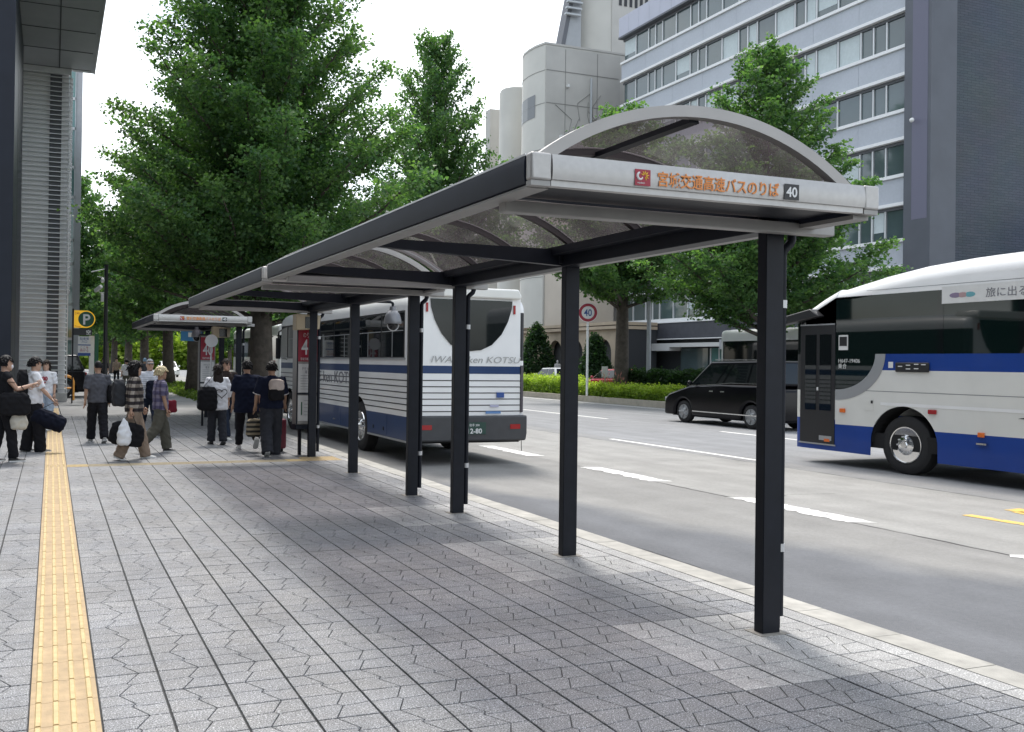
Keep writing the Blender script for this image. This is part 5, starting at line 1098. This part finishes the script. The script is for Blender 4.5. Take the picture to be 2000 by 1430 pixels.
# ---------------------------------------------------------------- people
SK = mat('skin', (.50, .31, .22), .5); SK2 = mat('skin_tan', (.40, .24, .16), .5); HAIRK = mat('hair_black', (.010, .009, .010), .55, spec=.2); HAIRB = mat('hair_blond', (.55, .46, .28), .55); HAIRG = mat('hair_dark_brown', (.025, .018, .015), .55, spec=.2)
def cloth(name, c, var=.12): return mat(name, c, .85, var=var, scale=9, bump=.35, bscale=22, spec=.15)
EYE_M = mat('eye_dark', (.01, .008, .008), .3); LIP = mat('lip', (.36, .14, .12), .5); SOLE = mat('sole_white', (.72, .72, .70), .6); SHOEB = mat('shoe_black', (.015, .015, .016), .6); SHOEW = mat('shoe_white', (.66, .65, .62), .6)
def bands_mat(name, cols, freq, plaid=False):
    m = bpy.data.materials.new(name); m.use_nodes = True; nt = m.node_tree; b_ = nt.nodes['Principled BSDF']; L = nt.links.new; tc = nt.nodes.new('ShaderNodeTexCoord'); sp = nt.nodes.new('ShaderNodeSeparateXYZ'); L(tc.outputs['Object'], sp.inputs[0])
    def band(o, f, lo=.5):
        a = nt.nodes.new('ShaderNodeMath'); a.operation = 'MULTIPLY'; L(o, a.inputs[0]); a.inputs[1].default_value = f; c = nt.nodes.new('ShaderNodeMath'); c.operation = 'FRACT'; L(a.outputs[0], c.inputs[0]); d = nt.nodes.new('ShaderNodeMath'); d.operation = 'GREATER_THAN'; L(c.outputs[0], d.inputs[0]); d.inputs[1].default_value = lo; return d.outputs[0]
    mx = nt.nodes.new('ShaderNodeMix'); mx.data_type = 'RGBA'; mx.inputs['A'].default_value = (*cols[0], 1); mx.inputs['B'].default_value = (*cols[1], 1); L(band(sp.outputs['Z'], freq), mx.inputs['Factor']); out = mx.outputs['Result']
    if plaid:
        s = nt.nodes.new('ShaderNodeMath'); s.operation = 'ADD'; L(sp.outputs['X'], s.inputs[0]); L(sp.outputs['Y'], s.inputs[1])
        m2 = nt.nodes.new('ShaderNodeMix'); m2.data_type = 'RGBA'; m2.blend_type = 'MULTIPLY'; f = nt.nodes.new('ShaderNodeMath'); f.operation = 'MULTIPLY'; L(band(s.outputs[0], freq*.8, .6), f.inputs[0]); f.inputs[1].default_value = .75; L(f.outputs[0], m2.inputs['Factor']); L(out, m2.inputs['A']); m2.inputs['B'].default_value = (*cols[2], 1); out = m2.outputs['Result']
    L(out, b_.inputs['Base Color']); b_.inputs['Roughness'].default_value = .9; return m
def remesh(mb, name, mats, voxel, parent, smooth=4, wrinkle=0., seed=0, extra=None):
    me = mb.mesh(name, mats, True); o = bpy.data.objects.new(name, me); C.objects.link(o)
    r = o.modifiers.new('r', 'REMESH'); r.mode = 'VOXEL'; r.voxel_size = voxel; r.use_smooth_shade = True
    s = o.modifiers.new('s', 'SMOOTH'); s.iterations = smooth; s.factor = .5
    bpy.context.view_layer.update(); m2 = evald(o); bpy.data.objects.remove(o); m2.name = name
    n = len(m2.vertices)
    if wrinkle and n:
        co = np.zeros(n*3, np.float32); m2.vertices.foreach_get('co', co); co = co.reshape(-1, 3); nn = np.zeros(n*3, np.float32); m2.vertices.foreach_get('normal', nn); nn = nn.reshape(-1, 3)
        w = np.sin(co[:, 2]*47+np.sin(co[:, 0]*31+seed)*2.2+co[:, 1]*25)+.7*np.sin(co[:, 2]*23-co[:, 0]*40+seed*2)+.6*np.sin(co[:, 1]*60+co[:, 2]*70); co += nn*(w*wrinkle)[:, None]; m2.vertices.foreach_set('co', co.ravel())
    if extra is not None and extra.v:
        bm = bmesh.new(); bm.from_mesh(m2); me2 = extra.mesh('x', mats, True); bm.from_mesh(me2); bm.to_mesh(m2); bm.free(); m2.polygons.foreach_set('use_smooth', [True]*len(m2.polygons))
    m2.materials.clear()
    for x in (mats if isinstance(mats, (list, tuple)) else [mats]): m2.materials.append(x)
    m2.update(); return link(name, m2, parent)
def ring(c, rx, ry, n=16, tilt=0): return [(c[0]+rx*math.cos(a), c[1]+ry*math.sin(a), c[2]+tilt*math.sin(a)) for a in [2*math.pi*k/n for k in range(n)]]
def person(label, x, y, face, h, legs=(0, 0, 0, 0), arms=((5, 8, 12), (5, 8, 12)), skin=SK, hair='short', hairm=HAIRK, top=None, topm=None, sleeve=.55, hem=.86, loose=1., pants=None, wide=1., shoes=SHOEW, lean=0, headturn=0, stuff=None, group='people on the sidewalk', fine=True, statue=None, sole=SOLE, cropped=.09):
    """face: heading in degrees, 0 = +Y, positive turns towards +X. legs: left thigh, left knee, right thigh, right knee. arms: (forward, out, elbow) left, right"""
    sc = h/1.70; t = empty('person' if not statue else 'statue', (x, y, 0), -R(face), label, 'person' if not statue else 'statue', group if not statue else None); t.scale = (sc, sc, sc); vx = .012 if fine else .02
    J = {}; Lt, Ls = .42, .41
    low = []
    for s, (th, kn) in ((-1, legs[:2]), (1, legs[2:])):
        hp = Vector((.088*s, 0, 0)); d1 = Vector((.02*s, math.sin(R(th)), -math.cos(R(th)))); k = hp+d1*Lt; sh = th-kn; an = k+Vector((.005*s, math.sin(R(sh)), -math.cos(R(sh))))*Ls; J[s] = [hp, k, an, sh]; low.append(an.z)
    hz = .075-min(low); up = Matrix.Rotation(R(-lean), 3, 'X'); off = Vector((0, 0, hz))
    for s in (-1, 1): J[s][:3] = [p+off for p in J[s][:3]]
    P = lambda px, py, pz: off+up @ Vector((px, py, pz-.905))       # torso space -> local
    A = {}
    for s, (fw, ou, el) in ((-1, arms[0]), (1, arms[1])):
        sh = P(.178*s, -.005, 1.385); d = Vector((math.sin(R(ou))*s, math.sin(R(fw))*math.cos(R(ou)), -math.cos(R(fw))*math.cos(R(ou)))).normalized(); e = sh+d*.275
        d2_ = Vector((d.x*.4-.02*s, math.sin(R(fw+el)), -math.cos(R(fw+el)))).normalized(); w = e+d2_*.245; A[s] = (sh, e, w, d2_)
    # body
    mb = MB(); body = [(.80, .11, .085), (.88, .165, .115), (.98, .148, .105), (1.10, .152, .108), (1.22, .168, .118), (1.33, .172, .112), (1.40, .135, .09), (1.435, .075, .07), (1.47, .054, .058), (1.54, .052, .058)]
    mb.loft([[P(*q) for q in ring((0, 0, z), rx, ry)] for z, rx, ry in body])
    ht = Matrix.Rotation(-R(headturn), 3, 'Z'); Hc = Vector((0, .018, 1.585)); HP = lambda v: P(*(Hc+ht @ Vector(v)))
    head = [(-.122, .028, .030, .052), (-.112, .046, .052, .034), (-.085, .062, .074, .016), (-.045, .070, .086, .004), (0, .074, .093, -.004), (.045, .074, .094, -.008), (.08, .064, .080, -.010), (.102, .044, .055, -.010), (.114, .018, .022, -.01)]
    mb.loft([[HP(q) for q in ring((0, cy, z), rx, ry, 18)] for z, rx, ry, cy in head])
    mb.loft([[HP(q) for q in ((-.010, .085, .022), (.010, .085, .022), (.008, .078, .03), (-.008, .078, .03))], [HP(q) for q in ((-.017, .083, -.032), (.017, .083, -.032), (.006, .112, -.026), (-.006, .112, -.026))]])
    for s in (-1, 1): mb.ell(HP((.074*s, -.008, -.012)), .014, .022, .033, 8, 6)
    for s in (-1, 1):
        sh, e, w, d2_ = A[s]; mb.tube([P(.10*s, 0, 1.37), sh, sh.lerp(e, .5), e, e.lerp(w, .35), w], [.055, .056, .046, .038, .039, .026], 10)
        hp, k, an, q = J[s]; mb.tube([hp+Vector((0, 0, .04)), hp.lerp(k, .3), k, k.lerp(an, .3), an], [.088, .082, .054, .056, .036], 10)
    hx = MB()
    for s in (-1, 1):
        w = A[s][2]; d = A[s][3]; side = Vector((0, 1, 0))-d*d.y; side = side.normalized() if side.length > .1 else Vector((0, 0, 1)); nrm = d.cross(side)
        hx.tube([w-d*.02, w+d*.03, w+d*.085], [.026, .038, .036], 8, flat=.5)
        for k, (o_, ln) in enumerate(((-.03, .062), (-.010, .076), (.011, .072), (.03, .056))):
            b0 = w+d*.075+side*o_; hx.tube([b0, b0+d*ln*.5+nrm*s*.008, b0+d*ln+nrm*s*.026], [.0095, .009, .007], 5)
        b0 = w+d*.03+side*.03; hx.tube([b0, b0+d*.03+side*.02, b0+d*.06+side*.022+nrm*s*.012], [.011, .010, .008], 5)
    mats = statue or skin
    remesh(mb, 'body', mats, vx, t, 3, extra=hx)
    if statue:
        tor = MB(); tor.loft([[P(*q) for q in ring((0, 0, z), rx, ry)] for z, rx, ry in ((.15, .21, .17), (.5, .19, .15), (.9, .19, .14), (1.1, .175, .13), (1.3, .19, .12), (1.42, .12, .09))]); remesh(tor, 'robe', statue, .02, t, 3, .003); MB().box(-.26, .26, -.22, .22, -.3, .05).build('plinth', statue, t, bevel=.02); return t, A, J, P, HP, sc
    # face
    if fine:
        fb = MB()
        for s in (-1, 1): fb.ell(HP((.030*s, .083, .002)), .011, .006, .0055, 8, 5)
        for s in (-1, 1): fb.tube([HP((.016*s, .089, .020)), HP((.032*s, .086, .025)), HP((.046*s, .076, .021))], .0038, 5)
        fb.build('eyes', EYE_M, t, smooth=True); MB().tube([HP((-.020, .086, -.062)), HP((0, .094, -.060)), HP((.020, .086, -.062))], [.003, .0055, .003], 6).build('lips', LIP, t, smooth=True)
    # trousers
    pm = MB(); pm.loft([[P(*q) for q in ring((0, 0, z), rx, ry)] for z, rx, ry in ((.80, .14, .11), (.86, .18, .13), (.92, .182, .13), (1.0, .166, .12), (1.03, .160, .115))])
    for s in (-1, 1):
        hp, k, an, q = J[s]; r0, r1, r2_ = .10*(.5+.5*wide), .078*wide, .072*wide; end = an+(an-k).normalized()*(.10-cropped)
        pm.tube([hp+Vector((0, 0, .03)), hp.lerp(k, .35), k, k.lerp(an, .5), end], [.105, r0, r1, (r1+r2_)/2, r2_], 12)
    remesh(pm, 'trousers', pants, vx, t, 4, .0032, int(x*7) % 9)
    # top
    tm = MB(); Lm = loose
    tm.loft([[P(*q) for q in ring((0, 0, z), rx, ry)] for z, rx, ry in ((hem, .185*Lm, .135*Lm), (hem+.08, .185*Lm, .135*Lm), (1.05, .172*Lm, .128*Lm), (1.2, .185*Lm, .135*Lm), (1.32, .192, .128), (1.40, .15, .10), (1.435, .085, .080), (1.455, .072, .072))])
    for s in (-1, 1):
        sh, e, w, d2_ = A[s]; f = sleeve*2
        path = [P(.11*s, 0, 1.365), sh, sh.lerp(e, min(f, 1)*.5), sh.lerp(e, min(f, 1))]; rr = [.075, .078, .070*Lm, .064*Lm]
        if f > 1: path += [e.lerp(w, (f-1)*.5), e.lerp(w, f-1)]; rr += [.056*Lm, .05*Lm]
        tm.tube(path, rr, 12)
    tp = remesh(tm, 'shirt', topm, vx, t, 4, .0034, int(y*5) % 9)
    # shoes
    for s in (-1, 1):
        hp, k, an, q = J[s]; pa = R(max(min(-q*.9, 65), -25)) if legs != (0, 0, 0, 0) else 0
        rot = Matrix.Rotation(-max(0, pa) if q < 0 else 0, 3, 'X') if an.z > .09 else Matrix.Identity(3); rot = Matrix.Rotation(-min(R(60), max(0, R(-q*.8))), 3, 'X') if an.z > .085 and q < 0 else Matrix.Identity(3)
        S_ = lambda px, py, pz: an+rot @ Vector((px, py, pz))
        sm = MB(); prof = [(-.075, .030, .055), (-.06, .040, .075), (-.01, .042, .085), (.05, .044, .055), (.11, .047, .042), (.16, .042, .034), (.19, .022, .022)]
        rings = []
        for py, w_, hh in prof: rings.append([S_(w_*math.cos(a), py, -.075+hh*(.5+.5*math.sin(a))+.002) for a in [2*math.pi*k/12 for k in range(12)]])
        so = sm.loft(rings).build('shoe', shoes, t, smooth=True)
        sl2 = MB(); sl2.loft([[S_(w_*1.04, py, -.076) for py, w_, hh in prof]+[S_(-w_*1.04, py, -.076) for py, w_, hh in prof[::-1]], [S_(w_*1.02, py, -.055) for py, w_, hh in prof]+[S_(-w_*1.02, py, -.055) for py, w_, hh in prof[::-1]]]); sl2.build('sole', sole, so)
    # hair
    hm = MB(); rd = random.Random(int(x*31+y*17)); n = 20
    sp = {'short': (-.05, 1.06), 'buzz': (-.02, 1.035), 'bob': (-.12, 1.16), 'long': (-.10, 1.13), 'cap': (-.04, 1.06), 'blond': (-.045, 1.16)}[hair]
    for i in range(9):
        f = i/8; zz = sp[0]+(.125*sp[1]-sp[0])*f; rr = []
        for k in range(n):
            a = 2*math.pi*k/n; fr = math.sin(a); zl = zz
            if fr > .15: zl = max(zz, .058*min(1, (fr-.15)/.35)+(.01 if hair == 'bob' else .02)) if f < .999 else zz
            base = max(0.0, 1-((max(zl, .0))/(.128*sp[1]))**2.4)**.5 if zl > 0 else 1.0
            q = (.079*sp[1]*base*math.cos(a)*(1+rd.uniform(-.02, .03)), (.102*sp[1]*base*fr-.010)*(1+rd.uniform(-.02, .03)), zl); rr.append(HP(q))
        hm.loft and None
        if i == 0: rings = [rr]
        else: rings.append(rr)
    hm.loft(rings, 0, True)
    if hair == 'long':
        hm.loft([[HP((rx*math.cos(a), -.055+ry*math.sin(a)+dy, z)) for a in [2*math.pi*k/14 for k in range(14)]] for z, rx, ry, dy in ((.0, .085, .05, 0), (-.10, .10, .055, -.01), (-.2, .115, .055, -.03), (-.3, .11, .045, -.045), (-.38, .085, .03, -.05))])
    if hair == 'bob': hm.loft([[HP((rx*math.cos(a), -.03+ry*math.sin(a), z)) for a in [2*math.pi*k/14 for k in range(14)]] for z, rx, ry in ((.02, .095, .075), (-.06, .105, .085), (-.13, .10, .075))])
    if hair not in ('cap', 'buzz'):
        for k in range(110):
            a = rd.uniform(0, 6.283); ph = rd.uniform(.12, 1.45) if math.sin(a) > .2 else rd.uniform(-.25, 1.45); kk = sp[1]
            if math.sin(a) > .3: ph = max(ph, .42)
            d0 = Vector((.079*kk*math.cos(ph)*math.cos(a), .100*kk*math.cos(ph)*math.sin(a)-.010, .122*kk*math.sin(ph))); dn = Vector((d0.x*.5, d0.y*.45+rd.uniform(-.02, .02), -.055)).normalized(); ln = rd.uniform(.03, .06)
            hm.tube([HP(d0*1.0), HP(d0*1.05+dn*ln*.5), HP(d0*1.03+dn*ln)], [.013, .011, .003], 5)
    ho = hm.build('hair', hairm, t, smooth=True)
    return t, A, J, P, HP, sc
def wpt(t, v):
    "point of a person's local space in the world"
    return (Matrix.Translation(t.location) @ Euler((0, 0, t.rotation_euler.z)).to_matrix().to_4x4() @ Matrix.Diagonal((*t.scale, 1))) @ Vector(v)
BK = cloth('cloth_black', (.014, .014, .017)); NV = cloth('cloth_navy', (.012, .016, .035)); WT = cloth('cloth_white', (.72, .72, .74), .05); GY = cloth('cloth_grey', (.085, .087, .10)); BG = cloth('cloth_beige', (.27, .205, .155)); OL = cloth('cloth_olive', (.095, .092, .075)); DN = cloth('denim_dark', (.022, .03, .05)); LJ = cloth('denim_light', (.36, .43, .52)); CH = cloth('cloth_charcoal', (.035, .037, .045)); BRN = cloth('cloth_brown', (.03, .022, .02))
PLAID = bands_mat('plaid_shirt', ((.035, .028, .032), (.34, .30, .26), (.25, .22, .22)), 8.5, True); PURP = bands_mat('purple_plaid', ((.10, .09, .17), (.20, .18, .25), (.4, .35, .45)), 7, True); STRP = bands_mat('striped_tee', ((.62, .63, .66), (.42, .43, .47)), 22)
M_BAG = cloth('bag_black', (.012, .012, .014)); M_BAGN = cloth('bag_navy', (.008, .010, .020)); M_PLASTIC = mat('plastic_white', (.75, .77, .80), .4, var=.05); M_TOTE = bands_mat('zebra_tote', ((.30, .25, .17), (.03, .028, .025), (.5, .5, .5)), 13); M_RBAG = cloth('bag_red', (.16, .018, .03)); M_CASE = mat('case_red', (.15, .012, .03), .4)
def bag(name, label, cat, pts_rings, m, loc, rz=0, strap=None, vox=.014, extra=None):
    t = empty(name, loc, rz, label, cat, 'bags carried by people'); mb = MB()
    mb.loft(pts_rings); remesh(mb, 'bag_body', m, vox, t, 3, .004, 3)
    if strap: MB().tube(strap, .012, 6, flat=.4).build('strap', M_BAG, t, smooth=True)
    return t
def soft_box(w, d, h, z0=0, squash=.8, n=20):
    def rr(z, k): return [(w/2*k*math.copysign(abs(math.cos(a))**.5, math.cos(a)), d/2*k*math.copysign(abs(math.sin(a))**.6, math.sin(a)), z) for a in [2*math.pi*i/n for i in range(n)]]
    return [rr(z0, squash), rr(z0+h*.1, 1), rr(z0+h*.5, 1.03), rr(z0+h*.85, .95), rr(z0+h, squash*.85)]
def sack(w, d, h, n=16):
    "limp carrier bag hanging from its handles at the origin"
    def rr(z, kx, ky): return [(w/2*kx*math.cos(a), d/2*ky*math.sin(a), z) for a in [2*math.pi*i/n for i in range(n)]]
    return [rr(-h, .55, .7), rr(-h*.93, .95, 1), rr(-h*.6, 1.05, 1.05), rr(-h*.3, .75, .6), rr(-h*.1, .35, .25), rr(0, .2, .15)]
walkA = (24, 6, -18, 22); walkB = (-20, 24, 24, 6); stand = (2, 2, -3, 2)
# 1 white tee, duffel in hand
t1, A, J, P, HP, sc = person('person in white tee and wide black trousers carrying a black duffel', -.265, 16.9, 82, 1.60, (-6, 4, 10, 6), ((6, 6, 16), (24, 8, 18)), SK, 'short', HAIRK, topm=WT, sleeve=.48, hem=.87, loose=1.12, pants=BK, wide=1.42, shoes=SHOEB, headturn=0, cropped=.03)
hnd = wpt(t1, A[1][2]+A[1][3]*.1); t = bag('duffel_bag', 'black duffel bag hanging from the hand of the white tee person', 'bag', [[(x_, r_*math.cos(a)*.8, -.30+r_*math.sin(a)) for a in [2*math.pi*k/14 for k in range(14)]] for x_, r_ in ((-.27, .09), (-.25, .14), (0, .155), (.25, .14), (.28, .09))], M_BAGN, hnd, R(-12), [(-.16, 0, -.15), (-.05, 0, -.02), (0, 0, .0), (.05, 0, -.02), (.16, 0, -.15)])
t.rotation_euler.y = R(22)
w_ = wpt(t1, P(0, -.20, 1.05)); bag('backpack', 'black backpack worn by the white tee person with duffel', 'backpack', soft_box(.30, .17, .42), M_BAG, (w_.x, w_.y, w_.z-.02), -R(82), [(-.11, .09, .38), (-.12, .24, .36), (-.12, .33, .22), (-.12, .25, .02)])
# 2 person cut by the frame
t2, A, J, P, HP, sc = person('person in dark clothes at the picture edge with folded arms and black bag', -.66, 15.4, 78, 1.62, (-8, 4, 12, 6), ((30, 10, 70), (35, 8, 75)), SK, 'short', HAIRK, topm=BK, sleeve=.12, pants=BK, wide=1.1, shoes=SHOEB)
MB().ell(HP((0, .074, -.055)), .045, .035, .042, 12, 8).build('face_mask', WT, t2, smooth=True)
w_ = wpt(t2, P(.25, .1, .95)); bag('shoulder_bag', 'large black shoulder bag held by the person at the picture edge', 'bag', soft_box(.46, .2, .34), M_BAG, (w_.x, w_.y, w_.z-.18), R(10), [(-.2, 0, .3), (-.1, 0, .5), (.05, 0, .5), (.2, 0, .3)])
w_ = wpt(t2, P(.22, .18, .74)); bag('carrier_bag', 'cream carrier bag below the large black shoulder bag', 'bag', sack(.26, .14, .34), mat('plastic_cream', (.50, .47, .40), .5), (w_.x, w_.y, w_.z+.14), .3)
# 3 long haired person behind
t3, A, J, P, HP, sc = person('person with long dark hair in white printed tee and pale jeans', -.10, 21.8, 200, 1.52, stand, ((4, 8, 10), (4, 8, 14)), SK, 'long', HAIRG, topm=WT, sleeve=.48, hem=.90, loose=1.1, pants=LJ, wide=1.25, shoes=SHOEW)
text('shirt_print', '200\nBT', .13, frame(P(.105, .158, 1.22), (-1, 0, 0), up_ := (0, 0, 1)), M_RED, t3, .004, bold=.006)
# 4 grey tee, seen from behind
t4, A, J, P, HP, sc = person('person in grey tee seen from behind walking away with black bag', .83, 18.5, -6, 1.55, (16, 6, -14, 14), ((-8, 12, 12), (6, 10, 14)), SK2, 'buzz', HAIRK, topm=GY, sleeve=.48, hem=.85, loose=1.14, pants=BK, wide=1.25, shoes=mat('shoe_grey', (.3, .29, .27), .6), headturn=-20)
w_ = wpt(t4, P(.30, -.02, .95)); bag('shoulder_bag', 'black bag slung on the grey tee person', 'bag', soft_box(.24, .34, .36), M_BAG, (w_.x, w_.y, w_.z-.1), .2, [(-.05, 0, .33), (-.12, 0, .55), (-.1, .02, .6)])
# 5 plaid shirt
t5, A, J, P, HP, sc = person('person in brown plaid shirt and wide beige trousers striding with bags', 1.24, 15.3, 84, 1.57, (17, 4, -12, 12), ((14, 8, 16), (-14, 10, 8)), SK, 'bob', HAIRK, topm=PLAID, sleeve=.92, hem=.84, loose=1.16, pants=BG, wide=1.32, shoes=SHOEW, cropped=.055)
hnd = wpt(t5, A[1][2]+A[1][3]*.1); t = bag('tote_bag', 'big black tote bag hanging beside the beige trousers', 'bag', soft_box(.52, .16, .36, -.46), M_BAG, hnd, R(-10), [(-.12, 0, -.12), (-.04, 0, 0), (.04, 0, 0), (.12, 0, -.12)]); t.rotation_euler.y = R(10)
bag('carrier_bag', 'white plastic carrier bag in front of the black tote', 'bag', sack(.22, .14, .42), M_PLASTIC, hnd+Vector((-.10, -.13, -.02)), .2)
w_ = wpt(t5, P(-.1, -.22, .98)); bag('backpack', 'grey soft backpack behind the plaid shirt person', 'backpack', soft_box(.30, .20, .42), cloth('bag_grey', (.04, .042, .048)), (w_.x-.02, w_.y, w_.z-.04), -R(84))
# 6 cap
t6, A, J, P, HP, sc = person('person in grey cap and pale striped top facing the camera', 1.92, 20.0, 172, 1.63, walkA, ((10, 10, 30), (12, 12, 40)), SK, 'cap', cloth('cap_grey', (.25, .26, .27)), topm=STRP, sleeve=.7, hem=.86, loose=1.12, pants=DN, wide=1.2, shoes=SHOEB)
MB().loft([[HP((.072*math.cos(a), .05+.015*math.sin(a), .045+.004*math.sin(a))) for a in [2*math.pi*k/14 for k in range(14)]], [HP((.066*math.cos(a), .10+.045*math.sin(a), .030+.006*math.sin(a))) for a in [2*math.pi*k/14 for k in range(14)]]]).build('cap_peak', MATS['cap_grey'], t6)
w_ = wpt(t6, P(-.05, .22, .98)); bag('shoulder_bag', 'navy bag held in front of the capped person', 'bag', soft_box(.34, .16, .40), M_BAGN, (w_.x, w_.y, w_.z-.14), 0)
# 7 blond
t7, A, J, P, HP, sc = person('person with blond hair and olive trousers walking with a red bag', 1.75, 16.3, 80, 1.47, (15, 6, -14, 30), ((-6, 8, 10), (2, 8, 12)), SK2, 'blond', HAIRB, topm=PURP, sleeve=.46, hem=.86, loose=1.14, pants=OL, wide=1.4, shoes=SHOEB)
w_ = wpt(t7, P(-.15, .26, .90)); bag('handbag', 'dark red handbag on a thin strap beside the blond person', 'bag', soft_box(.20, .10, .22), M_RBAG, (w_.x, w_.y, w_.z-.1), .2, [(-.06, 0, .2), (-.12, 0, .42), (-.16, 0, .58)])
# 8 heart shirt
t8, A, J, P, HP, sc = person('person in oversized white shirt with heart outline seen from behind', 2.93, 17.6, -4, 1.50, (8, 4, -8, 8), ((6, 14, 16), (4, 14, 20)), SK, 'long', HAIRG, topm=WT, sleeve=.72, hem=.74, loose=1.28, pants=CH, wide=1.2, shoes=SHOEB, sole=SHOEB)
hp_ = [P(.05+.115*(16*math.sin(a)**3)/16, -.183, 1.10+.105*(13*math.cos(a)-5*math.cos(2*a)-2*math.cos(3*a)-math.cos(4*a))/16) for a in [2*math.pi*k/28 for k in range(29)]]; MB().tube(hp_, .0075, 5).build('heart_print', M_BAG, t8, smooth=True)
w_ = wpt(t8, P(-.24, -.12, .78)); bag('shoulder_bag', 'big black shoulder bag on the white heart shirt person', 'bag', soft_box(.36, .22, .44), M_BAG, (w_.x, w_.y, w_.z-.04), .1, [(-.1, 0, .4), (.06, -.02, .6), (.22, -.02, .86), (.24, .1, .9)])
# 9 glasses
t9, A, J, P, HP, sc = person('person with glasses and dark jacket facing the camera behind others', 3.30, 18.8, 165, 1.66, walkB, ((8, 10, 20), (10, 10, 30)), SK, 'short', HAIRG, topm=BRN, sleeve=.9, hem=.85, loose=1.1, pants=DN, wide=1.1, shoes=SHOEW)
gm = MB()
for s in (-1, 1): gm.tube([HP((.031*s+.02*math.cos(a), .094, .002+.017*math.sin(a))) for a in [2*math.pi*k/12 for k in range(13)]], .0022, 4)
gm.build('glasses', M_BLACK, t9)
# 10, 11 navy tees
t10, A, J, P, HP, sc = person('person in long navy tee and black trousers walking away in white sneakers', 3.24, 16.35, 2, 1.62, (20, 6, -22, 34), ((4, 10, 10), (-6, 10, 12)), SK, 'short', HAIRK, topm=NV, sleeve=.5, hem=.74, loose=1.28, pants=BK, wide=1.0, shoes=SHOEW, cropped=.12)
t11, A, J, P, HP, sc = person('person in navy tee with pale sleeve trim and charcoal trousers from behind', 3.47, 15.4, 6, 1.59, (-12, 20, 14, 4), ((8, 16, 8), (16, 14, 14)), SK2, 'short', HAIRK, topm=NV, sleeve=.5, hem=.86, loose=1.18, pants=CH, wide=1.45, shoes=SHOEB, cropped=.03)
for s in (-1, 1):
    sh, e, w, d2_ = A[s]; MB().cyl(sh.lerp(e, .985), sh.lerp(e, 1.03), .080, .081, 14, cap=False).build('sleeve_trim', WT, t11, smooth=True)
hnd = wpt(t11, A[-1][2]+A[-1][3]*.1); bag('tote_bag', 'zebra striped tote bag in the hand of the navy tee person', 'bag', soft_box(.28, .14, .30, -.42), M_TOTE, hnd, .15, [(-.07, 0, -.13), (-.03, 0, 0), (.03, 0, 0), (.07, 0, -.13)])
w_ = wpt(t11, P(.06, -.21, 1.12)); t = bag('backpack', 'small beige and black backpack on the navy tee person', 'backpack', soft_box(.26, .15, .22), M_BAG, (w_.x, w_.y, w_.z-.1), -.1, [(-.08, .06, .2), (-.1, .12, .34), (-.1, .22, .36)])
bm_ = MB(); bm_.loft(soft_box(.25, .15, .19, .16)); remesh(bm_, 'top_panel', cloth('bag_beige', (.47, .40, .36)), .014, t, 3, .003)
t = empty('suitcase', (3.66, 15.95, 0), .1, 'dark red wheeled suitcase pulled by the navy tee person', 'suitcase'); MB().box(-.18, .18, -.12, .12, .06, .58).build('shell', M_CASE, t, bevel=.04, seg=3)
for xx in (-.13, .13):
    MB().cyl((xx-.015, 0, .035), (xx+.015, 0, .035), .035, n=12).build('caster', M_RUBBER, t); MB().cyl((xx*.6, -.09, .58), (xx*.6, -.13, .86), .008, n=6).build('handle_bar', M_GALV, t)
MB().cyl((-.09, -.13, .86), (.09, -.13, .86), .013, n=8).build('handle', M_BLACK, t)
# small figures further off
for (lab, x_, y_, fc, hh, tm_, pn, hr, hm_) in (('small distant person in pale top and olive trousers', 3.35, 46, -5, 1.6, WT, OL, 'short', HAIRK), ('small distant person with pale blue cap and grey top', 4.0, 44, 8, 1.66, GY, BK, 'cap', mat('cap_blue', (.25, .42, .6), .7)),
        ('small distant person in dark clothes beside the camera pole', 2.6, 52, 170, 1.65, BK, BK, 'short', HAIRK), ('small distant person in beige standing far along the pavement', 3.9, 62, 180, 1.65, BG, BK, 'short', HAIRK)):
    person(lab, x_, y_, fc, hh, walkA, ((10, 8, 14), (-8, 8, 14)), SK, hr, hm_, topm=tm_, sleeve=.5, pants=pn, shoes=SHOEW, fine=False)
person('weathered grey stone statue on a plinth by the arched doorway', 40.3, 69.5, 200, 1.9, stand, ((20, 10, 60), (10, 8, 40)), statue=mat('statue_stone', (.36, .36, .35), .85, var=.15, scale=8), fine=False)
